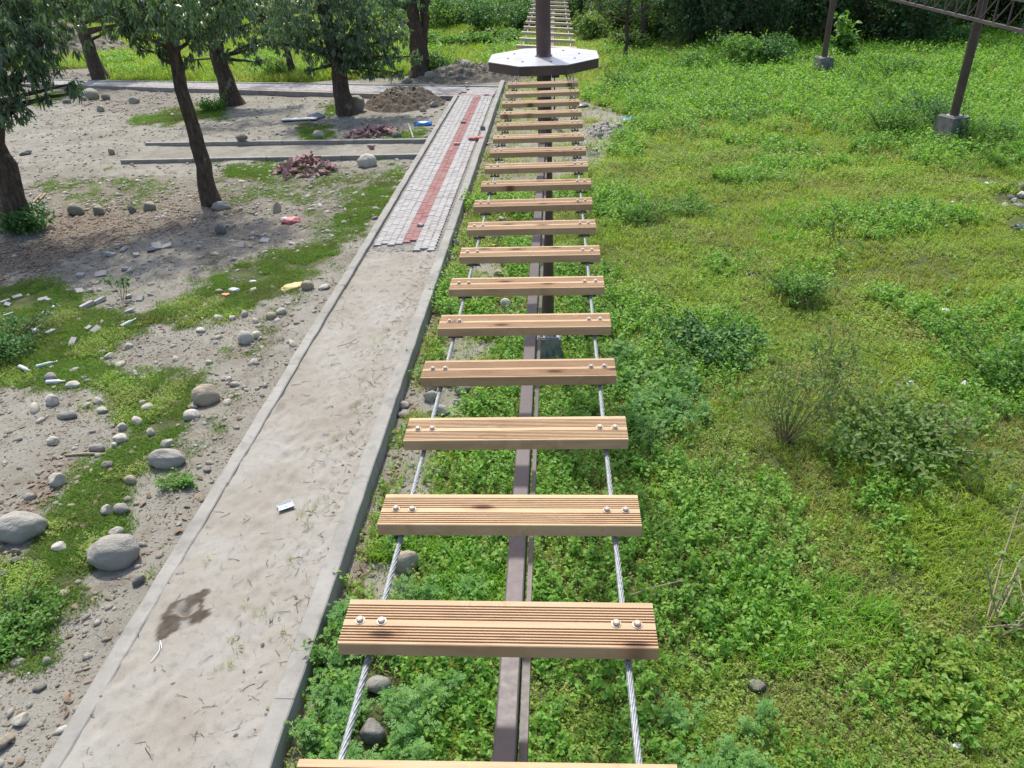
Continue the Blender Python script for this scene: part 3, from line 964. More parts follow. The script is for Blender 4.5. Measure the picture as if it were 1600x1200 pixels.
# octagonal deck: two plates with a seam, brown skirt
RXD, RYD = .755, .86
oct_ = [(RXD * cos(radians(22.5 + 45 * i)), RYD * sin(radians(22.5 + 45 * i))) for i in range(8)]
def clip_half(sign):
    out = []
    for i in range(8):
        a, b = oct_[i], oct_[(i + 1) % 8]
        if sign * a[1] >= 0: out.append(a)
        if (a[1] > 0) != (b[1] > 0):
            t = a[1] / (a[1] - b[1]); out.append((a[0] + (b[0] - a[0]) * t, 0))
    return [(x, y + sign * .003) for x, y in out]
for sg in (-1, 1):
    mb = MB(); mb.prism(clip_half(sg), DECK_Z - .008, DECK_Z); mb.build('deck_plate', M['deck'], mast)
for i in range(8):
    a, b = oct_[i], oct_[(i + 1) % 8]
    f = .992
    mb = MB()
    mb.add([(a[0] * f, a[1] * f, DECK_Z - .115), (b[0] * f, b[1] * f, DECK_Z - .115), (b[0] * f, b[1] * f, DECK_Z - .010), (a[0] * f, a[1] * f, DECK_Z - .010),
            (a[0] * .96, a[1] * .96, DECK_Z - .115), (b[0] * .96, b[1] * .96, DECK_Z - .115), (b[0] * .96, b[1] * .96, DECK_Z - .010), (a[0] * .96, a[1] * .96, DECK_Z - .010)],
           [(0, 1, 2, 3), (5, 4, 7, 6), (1, 0, 4, 5), (3, 2, 6, 7), (0, 3, 7, 4), (2, 1, 5, 6)])
    mb.build('skirt_panel', M['brownsteel'], mast)
mb = MB()
for a in range(4):
    an = radians(45 * a + 22.5); mb.bar((-.7 * cos(an), -.7 * sin(an), DECK_Z - .045), (.7 * cos(an), .7 * sin(an), DECK_Z - .045 - .001 * a), .05)
mb.build('deck_frame', M['brownsteel'], mast)
for a in range(8):
    mb = MB(); an = radians(45 * a + 12); mb.lathe([(.014, 0), (.014, .006), (.008, .009)], 8, (.47 * cos(an), .53 * sin(an), DECK_Z)); mb.build('deck_bolt', M['darksteel'], mast)
mb = MB(); mb.box(.10, .16, -.05, .05, DECK_Z - .26, DECK_Z - .19); mb.box(.16, .2, -.05, .05, DECK_Z - .26, DECK_Z - .14); mb.build('cable_bracket', M['darksteel'], mast)

BEAM_Z = CAM_Z - 2.2
beam = thing('steel_beam', 'brown steel beam running below the plank bridge to the mast', 'beam', (-.182, 0, 0))
mb = MB(); mb.box(-.0365, .0365, -1.5, DECK_C[1] - .09, BEAM_Z - .11, BEAM_Z); bo = mb.build('main_tube', M['beamsteel'], beam)
bv = bo.modifiers.new('edge', 'BEVEL'); bv.width = .006; bv.segments = 2
mb = MB(); mb.box(.047, .066, 1.9, DECK_C[1] - .1, BEAM_Z - .06, BEAM_Z - .022); mb.build('side_tube', M['beamsteel'], beam)
mb = MB(); mb.box(.042, .07, -1.5, 1.88, BEAM_Z - .09, BEAM_Z - .04); mb.build('side_tube', M['beamsteel'], beam)
for yv in (3.8, 6.9, 9.2):
    mb = MB(); mb.box(-.045, .07, yv, yv + .05, BEAM_Z - .125, BEAM_Z - .111); mb.build('bracket', M['darksteel'], beam)
beam2 = thing('steel_beam', 'brown steel beam beyond the mast under the far ladder bridge', 'beam', (-.10, 0, 0))
mb = MB(); mb.box(-.05, .05, DECK_C[1] + .15, 27, BEAM_Z - .12, BEAM_Z); mb.build('main_tube', M['brownsteel'], beam2)

lad = thing('ladder_bridge', 'far ladder bridge of thin pale rungs beyond the white deck', 'bridge', (-.15, 0, 0))
M['palewood'] = stem_mat('pale_rung_wood', (.50, .40, .27))
rg = plank_mesh(.92, .10, .045, M['palewood'], False)
for i in range(14):
    y = 12.35 + 1.0 * i
    zz = CAM_Z - 1.50 - .06 * sin(pi * i / 13)
    p = link('rung', rg, lad, (0, y, zz), (0, .075, 0))
    for sx in (-.38, .38):
        link('bolt', bo_me, p, (sx, .05, 0))
for sx in (-.38, .38):
    pts = [(sx, 10.9, DECK_Z - .12)] + [(sx, 12.35 + i, CAM_Z - 1.50 - .05 - .06 * sin(pi * i / 13) - sx * .075) for i in range(14)] + [(sx, 27, CAM_Z - 1.5)]
    link('cable', cable_mesh(pts, .0115, 5, .4, 6, 5), lad)
mast2 = thing('bridge_mast', 'far brown steel mast at the end of the ladder bridge', 'mast', (-.15, 27.2, 0))
mb = MB(); mb.tube([(0, 0, 0), (0, 0, 8)], .094, 16); mb.build('post', M['brownsteel'], mast2)
mb = MB(); mb.frustum(0, 0, -.3, .3, .235, .235, .19, .19); mb.build('footing', M['footing'], mast2)

# tall poles with concrete footings on the right, and the lattice truss on the near one
def pole(px, py, label, h, rz):
    x, y, z = gpt(px, py)
    t = thing('steel_pole', label, 'pole', (x, y, z - .05), rz, 'brown steel poles in the green field')
    mb = MB(); mb.frustum(0, 0, -.3, .80, .39, .39, .30, .30); ft = mb.build('footing', M['footing'], t)
    mb = MB(); mb.box(-.21, .21, -.21, .21, .802, .825); bp_ = mb.build('base_plate', M['galv'], t)
    for sx in (-.16, .16):
        for sy in (-.16, .16):
            mb = MB(); mb.lathe([(.02, .825), (.02, .85), (.012, .855), (.012, .89)], 6, (sx, sy, 0)); mb.build('nut', M['darksteel'], bp_)
    mb = MB(); mb.tube([(0, 0, .826), (-.02, 0, h)], .125, 20); mb.build('post', M['brownsteel'], t)
    return x, y, z
pa = pole(1480, 222, 'brown steel pole on a concrete footing carrying the lattice truss', 9.0, .35)
pole(1283, 118, 'farther brown steel pole standing bare by the dark shrubs', 9.0, .2)
z0 = at_y(1516, 24, pa[1])[2]; z1 = z0 + .62
A0 = np.array(gp(1395, -3, z0)); B0 = np.array(gp(1600, 46, z0))
dirv = (B0 - A0) / np.linalg.norm(B0 - A0)
O = A0 + dirv * np.dot(np.array([pa[0], pa[1], z0]) - A0, dirv)
truss = thing('lattice_truss', 'long brown lattice truss fixed across the nearer pole', 'truss')
nv = np.array([-dirv[1], dirv[0], 0]); nv = nv * (.175 if nv[1] > 0 else -.175)
for zz in (z0, z1):
    mb = MB(); mb.bar(O - dirv * 26 + nv + [0, 0, zz - z0], O + dirv * 6 + nv + [0, 0, zz - z0], .075); mb.build('chord', M['beamsteel'], truss)
s = -26.0; kk = 0
while s < 6:
    a = O + dirv * s + nv + [0, 0, .04]; b = O + dirv * s + nv + [0, 0, z1 - z0 - .04]; c = O + dirv * (s + .74) + nv + [0, 0, z1 - z0 - .045]
    mb = MB(); mb.bar(a, b, .034); mb.build('brace', M['beamsteel'], truss)
    mb = MB(); mb.bar(a + dirv * .03, c - dirv * .03, .03); mb.build('brace', M['beamsteel'], truss)
    s += .78; kk += 1


# ------------------------------------------------------------------ leaf templates
def rotm(ax, ay, az):
    """stack of rotation matrices Rz @ Ry @ Rx"""
    ax, ay, az = np.broadcast_arrays(np.asarray(ax, float), np.asarray(ay, float), np.asarray(az, float))
    cx, sx, cy, sy, cz, sz = np.cos(ax), np.sin(ax), np.cos(ay), np.sin(ay), np.cos(az), np.sin(az)
    R = np.empty(ax.shape + (3, 3))
    R[..., 0, 0] = cz * cy; R[..., 0, 1] = cz * sy * sx - sz * cx; R[..., 0, 2] = cz * sy * cx + sz * sx
    R[..., 1, 0] = sz * cy; R[..., 1, 1] = sz * sy * sx + cz * cx; R[..., 1, 2] = sz * sy * cx - cz * sx
    R[..., 2, 0] = -sy; R[..., 2, 1] = cy * sx; R[..., 2, 2] = cy * cx
    return R


def leaf_ovate(w=.6, droop=.25, fold=.12):
    """unit-length leaf along +x, folded on the midrib"""
    V = np.array([(0, 0, 0), (.3, w * .5, fold * .9), (.3, 0, 0), (.3, -w * .5, fold * .9), (.7, w * .33, fold * .6 - droop * .4), (.7, 0, -droop * .4), (.7, -w * .33, fold * .6 - droop * .4), (1, 0, -droop)])
    T = np.array([(0, 2, 1), (0, 3, 2), (1, 2, 4), (2, 5, 4), (2, 3, 5), (3, 6, 5), (4, 5, 7), (5, 6, 7)])
    return V, T


def leaf_simple(w=.6, droop=.2, fold=.1):
    V = np.array([(0, 0, 0), (.42, w * .5, fold), (.42, -w * .5, fold), (.5, 0, 0), (1, 0, -droop)])
    T = np.array([(0, 3, 1), (0, 2, 3), (1, 3, 4), (3, 2, 4)])
    return V, T


def leaf_lance(w=.22, droop=.3):
    V = np.array([(0, 0, 0), (.35, w * .5, .03 - droop * .1), (.35, -w * .5, .03 - droop * .1), (.7, w * .42, -droop * .45), (.7, -w * .42, -droop * .45), (1, 0, -droop)])
    T = np.array([(0, 2, 1), (1, 2, 3), (2, 4, 3), (3, 4, 5)])
    return V, T


def realise(tpl, pos, R, sc):
    V, T = tpl
    n = len(pos)
    sc = np.broadcast_to(np.asarray(sc, float), (n,))
    P = np.einsum('nij,vj->nvi', R, V) * sc[:, None, None] + np.asarray(pos)[:, None, :]
    F = T[None] + (np.arange(n) * len(V))[:, None, None]
    return P.reshape(-1, 3), F.reshape(-1, 3)


def cat(parts):
    Vs, Ts, o = [], [], 0
    for V, T in parts:
        Vs.append(V); Ts.append(T + o); o += len(V)
    return np.concatenate(Vs), np.concatenate(Ts)


def blade(L, bend, w, az, base, r):
    t = np.array([0, .4, .75, 1.0])
    out = L * (np.sin(t * bend) / max(bend, 1e-3)) if bend > .05 else 0 * t
    up = L * t * np.cos(t * bend * .55)
    out = L * t * np.sin(t * bend * .8)
    ww = w * np.array([.8, 1.0, .65, 0])
    ca, sa = cos(az), sin(az)
    V = []
    for k_ in range(3):
        for sgn in (-1, 1):
            V.append((base[0] + out[k_] * ca - sgn * ww[k_] * sa, base[1] + out[k_] * sa + sgn * ww[k_] * ca, base[2] + up[k_]))
    V.append((base[0] + out[3] * ca, base[1] + out[3] * sa, base[2] + up[3]))
    T = [(0, 1, 2), (1, 3, 2), (2, 3, 4), (3, 5, 4), (4, 5, 6)]
    return np.array(V), np.array(T)


def grass_tpl(seed, n, Lr, w, rad, bend=(.3, 1.6)):
    r = random.Random(seed); parts = []
    for _ in range(n):
        a = r.uniform(0, 2 * pi); d = rad * math.sqrt(r.random())
        parts.append(blade(r.uniform(*Lr), r.uniform(*bend), w * r.uniform(.6, 1.2), r.uniform(0, 2 * pi), (d * cos(a), d * sin(a), -.01), r))
    return cat(parts)


def weed_tpl(seed, stems, H, leaf, rad, w=.62, per=7, detail=True, tilt=.45):
    r = np.random.default_rng(seed); parts = []
    tp = leaf_ovate(w) if detail else leaf_simple(w)
    for _ in range(stems):
        bx, by = r.normal(0, rad * .5, 2); h = r.uniform(.5, 1) * H
        lean = r.normal(0, .25, 2)
        t = np.linspace(.3, 1, per) + r.uniform(-.05, .05, per)
        pos = np.stack([bx + lean[0] * h * t, by + lean[1] * h * t, h * t], -1)
        az = np.arange(per) * 2.4 + r.uniform(0, 6)
        R = rotm(r.normal(0, .35, per), r.normal(.05, tilt, per), az)
        parts.append(realise(tp, pos, R, leaf * r.uniform(.55, 1.1, per) * (1.1 - .45 * t)))
    return cat(parts)


def mug_tpl(seed, stems, H, leaf, rad):
    """plants with feathery, lobed leaves"""
    r = np.random.default_rng(seed); parts = []
    lob = []
    for (x, a, l) in ((.25, .9, .38), (.25, -.9, .38), (.5, .75, .42), (.5, -.75, .42), (.75, .6, .33), (.75, -.6, .33), (.7, 0, .4)):
        V, T = leaf_simple(.38, .1, .04)
        R = rotm(0, 0.05, a)
        lob.append((V @ R.T * l + np.array([x, 0, -.1 * x * x]), T))
    V, T = leaf_lance(.10, .1); lob.append((V * [.8, 1, 1], T))
    tp = cat(lob)
    for _ in range(stems):
        bx, by = r.normal(0, rad * .5, 2); h = r.uniform(.6, 1) * H; per = 8
        lean = r.normal(0, .2, 2)
        t = np.linspace(.35, 1, per)
        pos = np.stack([bx + lean[0] * h * t, by + lean[1] * h * t, h * t], -1)
        R = rotm(r.normal(0, .3, per), r.normal(.0, .4, per) - .1, np.arange(per) * 2.4 + r.uniform(0, 6))
        parts.append(realise(tp, pos, R, leaf * r.uniform(.7, 1.1, per) * (1.15 - .4 * t)))
    return cat(parts)


def pebble_tpl(seed):
    r = np.random.default_rng(seed)
    t = (1 + 5 ** .5) / 2
    V = np.array([(-1, t, 0), (1, t, 0), (-1, -t, 0), (1, -t, 0), (0, -1, t), (0, 1, t), (0, -1, -t), (0, 1, -t), (t, 0, -1), (t, 0, 1), (-t, 0, -1), (-t, 0, 1)]) / 1.9
    T = np.array([(0, 11, 5), (0, 5, 1), (0, 1, 7), (0, 7, 10), (0, 10, 11), (1, 5, 9), (5, 11, 4), (11, 10, 2), (10, 7, 6), (7, 1, 8), (3, 9, 4), (3, 4, 2), (3, 2, 6), (3, 6, 8), (3, 8, 9), (4, 9, 5), (2, 4, 11), (6, 2, 10), (8, 6, 7), (9, 8, 1)])
    V = V * r.uniform(.75, 1.2, (12, 1)) * [r.uniform(.8, 1.3), r.uniform(.6, 1), r.uniform(.4, .7)]
    return V * .5, T


def deadleaf_tpl(seed):
    r = np.random.default_rng(seed)
    V, T = leaf_lance(r.uniform(.25, .5), r.uniform(-.2, .25)); V = V.copy()
    V[:, 2] += np.abs(V[:, 1]) * r.uniform(.2, .9) + .05
    return V - [.5, 0, 0], T


def twig_tpl(seed):
    r = random.Random(seed); mb = MB()
    pts = [(-.5, 0, .01)]
    for k_ in range(3): pts.append((-.5 + (k_ + 1) / 3, r.uniform(-.12, .12), .012 + r.uniform(0, .03)))
    mb.tube(pts, [.022, .02, .016, .008], 4, False)
    if r.random() < .5: mb.tube([pts[2], (pts[2][0] + .2, pts[2][1] + r.choice((-1, 1)) * .2, .03)], [.012, .006], 4, False)
    V = np.array([tuple(v) for v in mb.v]); T = []
    for f in mb.f: T += [(f[0], f[1], f[2]), (f[0], f[2], f[3])]
    return V, np.array(T)


# ------------------------------------------------------------------ scatter: one object holding its own templates; geometry nodes set copies on its points
def scatter_tree(K):
    ng = bpy.data.node_groups.new('scatter_%d' % K, 'GeometryNodeTree')
    ng.interface.new_socket('Geometry', in_out='INPUT', socket_type='NodeSocketGeometry')
    ng.interface.new_socket('Geometry', in_out='OUTPUT', socket_type='NodeSocketGeometry')
    N = ng.nodes; L = ng.links
    gi = N.new('NodeGroupInput'); go = N.new('NodeGroupOutput')
    def named(nm, dt):
        nd = N.new('GeometryNodeInputNamedAttribute'); nd.data_type = dt; nd.inputs['Name'].default_value = nm; return nd.outputs['Attribute']
    tid = named('tid', 'INT')
    def sep(k_):
        c = N.new('FunctionNodeCompare'); c.data_type = 'INT'; c.operation = 'EQUAL'
        L.new(tid, c.inputs[2]); c.inputs[3].default_value = k_
        s = N.new('GeometryNodeSeparateGeometry'); s.domain = 'POINT'
        L.new(gi.outputs[0], s.inputs[0]); L.new(c.outputs[0], s.inputs[1])
        return s.outputs[0]
    jn = N.new('GeometryNodeJoinGeometry')
    for k_ in range(K):
        g2 = N.new('GeometryNodeGeometryToInstance'); L.new(sep(k_), g2.inputs[0]); L.new(g2.outputs[0], jn.inputs[0])
    iop = N.new('GeometryNodeInstanceOnPoints')
    L.new(sep(-1), iop.inputs['Points']); L.new(jn.outputs[0], iop.inputs['Instance'])
    iop.inputs['Pick Instance'].default_value = True
    L.new(named('pick', 'INT'), iop.inputs['Instance Index'])
    L.new(named('rot', 'FLOAT_VECTOR'), iop.inputs['Rotation'])
    L.new(named('scl', 'FLOAT_VECTOR'), iop.inputs['Scale'])
    L.new(iop.outputs[0], go.inputs[0])
    return ng


_trees = {}
def scatter(name, label, tpls, P, scl, mat, rot=None, tint=None, seed=1, smooth=False):
    r = np.random.default_rng(seed); n = len(P)
    if n == 0: return
    if rot is None: rot = np.stack([r.normal(0, .08, n), r.normal(0, .08, n), r.uniform(0, 2 * pi, n)], -1)
    if np.ndim(scl) == 1: scl = np.repeat(np.asarray(scl)[:, None], 3, 1)
    if tint is None: tint = r.random(n)
    V, T = cat(tpls)
    tid = np.concatenate([np.full(len(t[0]), k_) for k_, t in enumerate(tpls)] + [np.full(n, -1)])
    m = len(V)
    z3 = np.zeros((m, 3))
    me = mesh_np(name, np.concatenate([V, P]), T, None, [mat], smooth, {
        'tid': ('INT', tid.astype(np.int32)), 'pick': ('INT', np.concatenate([np.zeros(m), r.integers(0, len(tpls), n)]).astype(np.int32)),
        'rot': ('FLOAT_VECTOR', np.concatenate([z3, rot]).astype(np.float32)), 'scl': ('FLOAT_VECTOR', np.concatenate([z3 + 1, scl]).astype(np.float32)),
        'tint': ('FLOAT', np.concatenate([np.zeros(m), tint]).astype(np.float32))})
    o = link(name, me)
    K = len(tpls)
    if K not in _trees: _trees[K] = scatter_tree(K)
    md = o.modifiers.new('scatter', 'NODES'); md.node_group = _trees[K]
    tag(o, label, kind='stuff')
    return o


def field_points(n, ymin, ymax, pw=1.0, pxr=(-260, 1860), seed=0, xlim=(-60, 60)):
    """ground points, denser near the viewer: density ~ distance**-pw"""
    r = np.random.default_rng(seed)
    u = r.random(n)
    # area element grows with y (frustum), so pdf(y) ~ y**(1-pw)
    e = 2 - pw
    y = (ymin ** e + u * (ymax ** e - ymin ** e)) ** (1 / e) if abs(e) > 1e-3 else ymin * (ymax / ymin) ** u
    zc = y * .852 + CAM_Z * .519
    px = r.uniform(pxr[0], pxr[1], n)
    # solve x from px at ground level (px ~ 800 + f*(x*RT0 + y*RT1 - camz*RT2)/zc')
    k_ = (px - 800) / F_PX
    x = (k_ * (y * FW[1] - CAM_Z * FW[2]) - (y * RT[1] - CAM_Z * RT[2])) / (RT[0] - k_ * FW[0])
    keep = (x > xlim[0]) & (x < xlim[1])
    x, y = x[keep], y[keep]
    return np.stack([x, y, gz(x, y)], -1)


def pick_pts(P, mask): return P[mask]
# ------------------------------------------------------------------ green field and turf: nobody could count these
WEEDS = [[(400, 1300), (455, 1090), (520, 1000), (590, 800), (625, 690), (650, 600), (700, 480), (790, 400), (930, 420), (1000, 470), (1090, 510), (1190, 500), (1200, 575), (1040, 640), (1100, 720), (1230, 840), (1250, 990), (1060, 1080), (1040, 1300)],
         [(960, 235), (990, 110), (1120, 88), (1400, 60), (1900, 40), (1900, 340), (1500, 262), (1400, 250), (1250, 190), (1100, 180)],
         [(1330, 640), (1480, 640), (1500, 720), (1330, 720)], [(1420, 560), (1700, 540), (1700, 680), (1520, 660)], [(1380, 1000), (1520, 960), (1560, 1150), (1400, 1130)]]
MUG = [[(430, 1260), (480, 1020), (540, 970), (600, 1010), (590, 1260)], [(600, 1080), (680, 1060), (690, 1260), (610, 1260)], [(960, 540), (1070, 560), (1070, 700), (950, 680)],
       [(600, 860), (680, 900), (760, 850), (760, 950), (600, 960)], [(1090, 1130), (1180, 1130), (1180, 1260), (1090, 1260)]]
BRIGHT = [[(1170, 880), (1330, 890), (1350, 1010), (1230, 1060), (1150, 980)], [(1180, 325), (1290, 330), (1285, 372), (1190, 372)], [(870, 960), (960, 940), (960, 1020), (880, 1010)], [(540, 850), (800, 860), (800, 940), (540, 930)]]
DRY = [[(1180, 690), (1330, 700), (1400, 900), (1330, 960), (1240, 850)], [(1280, 380), (1560, 340), (1620, 420), (1580, 500), (1350, 440)], [(960, 350), (1200, 280), (1280, 330), (1150, 420), (960, 440)], [(1320, 850), (1480, 850), (1560, 1010), (1400, 1000)]]


CLEAR = [(gp(px, py)[0], gp(px, py)[1], rad) for px, py, rad in ((582, 1160, .22), (588, 1080, .20), (634, 890, .20), (640, 905, .15), (676, 630, .22), (690, 650, .2), (720, 618, .16), (684, 738, .12), (790, 482, .18), (779, 430, .2), (776, 374, .2), (710, 382, .15), (1184, 1078, .14), (1421, 600, .14), (1505, 602, .14), (1486, 790, .12), (1476, 483, .2), (1355, 364, .2), (1405, 445, .15), (1175, 425, .2), (984, 186, .6), (908, 165, .5), (1598, 355, .4), (1590, 318, .6), (1545, 286, .4), (1496, 1164, .1), (1421, 1068, .1), (634, 1088, .10))]


def field_mask(P):
    x, y = P[:, 0], P[:, 1]
    cm = np.ones(len(P), bool)
    for cx_, cy_, cr_ in CLEAR: cm &= (x - cx_) ** 2 + ((y - cy_) * .8) ** 2 > cr_ ** 2
    m = cm & grassy(P) & ~on_path(x, y, .06) & ~on_cross(x, y, .15)
    m &= ~((np.abs(x - DECK_C[0]) < .2) & (np.abs(y - DECK_C[1]) < .2))
    return m


def turf_mask(P, pad=0):
    return (soft(P, TURF, 11, 1) ** 1.3 > np.random.default_rng(len(P)).random(len(P)) * .98 + .02) & (P[:, 0] < PX0 - .08) & ~on_strip(P[:, 0], P[:, 1], .05)


def build_field():
    r = np.random.default_rng(3)
    lawn = [grass_tpl(k, 26, (.035, .10), .0042, .13, (.5, 1.9)) for k in range(6)]
    P = field_points(90000, 1.4, 46, .95, seed=1)
    fm = field_mask(P)
    bare = zone(P, BARE_R, 10, 4); wz = zone(P, WEEDS, 22, 12)
    keep = fm & (~bare | (r.random(len(P)) < .22)) & (~wz | (r.random(len(P)) < .5))
    P1 = P[keep]
    scatter('grass', 'short green and straw-tinged grass covering the field', lawn, P1, (.75 + .022 * P1[:, 1]) * r.uniform(.6, 1.35, len(P1)) * (.45 + 1.25 * fbm(P1[:, 0] * .9, P1[:, 1] * .9, 90)), M['lawn'], seed=2)
    # longer grass in drifts
    P = field_points(30000, 1.4, 60, .8, seed=4)
    d = fbm(P[:, 0] * .5, P[:, 1] * .5, 71)
    keep = field_mask(P) & ~zone(P, BARE_R, 10, 4) & (d > .44) & ~zone(P, DRY, 20, 14)
    P1 = P[keep]
    tall = [grass_tpl(20 + k, 16, (.08, .20), .0055, .10, (.5, 1.7)) for k in range(5)]
    scatter('tall_grass', 'longer arching grass in drifts across the field', tall, P1, (.7 + .025 * P1[:, 1]) * r.uniform(.6, 1.2, len(P1)), M['grass'], seed=5)
    P = field_points(26000, 1.6, 20, .9, seed=6)
    P1 = P[zone(P, BRIGHT, 24, 15) & field_mask(P)]
    scatter('lush_grass', 'lush bright green grass tufts in the field', tall, P1, r.uniform(.8, 1.35, len(P1)), M['grassbright'], seed=7)
    # creeping small-leaved cover
    cl = [weed_tpl(40 + k, 9, .09, .032, .16, .75, 5, False, .35) for k in range(5)]
    P = field_points(80000, 1.4, 52, .95, seed=8)
    d = fbm(P[:, 0] * .8, P[:, 1] * .8, 72)
    keep = field_mask(P) & (~zone(P, BARE_R, 8, 4) | (r.random(len(P)) < .12)) & (~(zone(P, WEEDS, 22, 12) & (P[:, 1] < 9)) | (r.random(len(P)) < .45)) & ((d > .40) | zone(P, WEEDS, 22, 12)) & (~zone(P, DRY, 20, 14) | (r.random(len(P)) < .45))
    P1 = P[keep]
    scatter('creeping_weeds', 'low creeping small-leaved weeds across the field', cl, P1, (.8 + .035 * P1[:, 1]) * r.uniform(.6, 1.5, len(P1)) * (.5 + 1.1 * fbm(P1[:, 0] * .7, P1[:, 1] * .7, 91)), M['clover'], seed=9)
    # broad-leaved weeds
    wd = [weed_tpl(60 + k, 4, .26, .075, .16, .62, 7, True) for k in range(6)]
    P = field_points(42000, 1.4, 50, .85, seed=10)
    d = fbm(P[:, 0] * .6, P[:, 1] * .6, 73)
    inz = zone(P, WEEDS, 26, 12)
    keep = field_mask(P) & ~zone(P, BARE_R, 10, 4) & (inz & (d > .22) | (d > .60)) & ~zone(P, DRY, 20, 14)
    P1 = P[keep]
    scatter('broadleaf_weeds', 'dense broad-leaved weeds under and beside the bridge', wd, P1, (.80 + .036 * P1[:, 1]) * r.uniform(.5, 1.35, len(P1)), M['weed'], seed=11)
    md_ = [weed_tpl(200 + k, 16, .42, .085, .55, .62, 8, False, .45) for k in range(5)]
    P = field_points(9000, 3.5, 46, .7, seed=51)
    d = fbm(P[:, 0] * .45, P[:, 1] * .45, 94)
    keep = field_mask(P) & ~zone(P, BARE_R, 10, 4) & (P[:, 0] > .6) & ((d > .56) & (r.random(len(P)) < .16) | (P[:, 1] > 19) & zone(P, WEEDS, 26, 12) & (d > .45) & (r.random(len(P)) < .5) | (r.random(len(P)) < .02))
    P1 = P[keep]
    scatter('weed_mounds', 'taller mounded weeds dotted through the field', md_, P1, r.uniform(.5, 1.15, len(P1)) * (.75 + .012 * P1[:, 1]), M['weedmound'], seed=52)
    mg = [mug_tpl(80 + k, 3, .30, .115, .12) for k in range(5)]
    P = field_points(22000, 1.4, 22, .8, seed=12)
    keep = field_mask(P) & zone(P, MUG, 22, 16) & (fbm(P[:, 0] * 1.3, P[:, 1] * 1.3, 75) > .42)
    P1 = P[keep]
    scatter('feathery_weeds', 'feathery-leaved weeds between the footpath and the bridge', mg, P1, r.uniform(.6, 1.15, len(P1)), M['mugwort'], seed=13)
    st = [grass_tpl(300 + k, 5, (.16, .42), .0028, .10, (.15, .9)) for k in range(5)]
    P = field_points(14000, 1.6, 40, .8, seed=53)
    P1 = P[field_mask(P) & (fbm(P[:, 0] * .7, P[:, 1] * .7, 96) > .45) & (r.random(len(P)) < .5)]
    scatter('dry_stalks', 'thin dry grass stalks standing through the field', st, P1, r.uniform(.5, 1.1, len(P1)) * (.9 + .02 * P1[:, 1]), M['strawstalk'], seed=54)
    # turf on the left
    P = field_points(230000, 2.5, 40, .9, pxr=(-300, 760), seed=14, xlim=(-40, PX0))
    tm = turf_mask(P) | (zone(P, SPARSE, 20, 2) & (r.random(len(P)) < .10 + .75 * (fbm(P[:, 0] * 1.1, P[:, 1] * 1.1, 93) - .38).clip(0, .5)) & ~on_strip(P[:, 0], P[:, 1], .1) & (P[:, 0] < PX0 - .1))
    tm &= fbm(P[:, 0] * 1.8, P[:, 1] * 1.8, 76) + .25 * (fbm(P[:, 0] * 7, P[:, 1] * 7, 78) - .5) > .36
    P1 = P[tm]
    scatter('turf', 'short turf in patches on the sandy ground left of the footpath', [grass_tpl(100 + k, 24, (.025, .07), .004, .10, (.5, 1.9)) for k in range(5)], P1, (.8 + .02 * P1[:, 1]) * r.uniform(.7, 1.3, len(P1)), M['turfgrass'], seed=15)
    P1 = P[turf_mask(P) & (fbm(P[:, 0] * 1.5, P[:, 1] * 1.5, 77) > .58) & (r.random(len(P)) < .5) & (P[:, 1] < 13)]
    scatter('creeping_weeds', 'low green weeds in the turf left of the footpath', cl, P1, r.uniform(.7, 1.3, len(P1)), M['clover'], seed=16)
    # far left field behind the cross path
    P = field_points(30000, 37.5, 75, .6, pxr=(-200, 900), seed=17, xlim=(-60, 1))
    P1 = P[field_mask(P)]
    scatter('field_grass', 'tall light green grass behind the cross path', [grass_tpl(120 + k, 26, (.18, .5), .014, .3, (.3, 1.2)) for k in range(4)], P1, r.uniform(.5, 1.2, len(P1)), M['grass'], seed=18)


build_field()


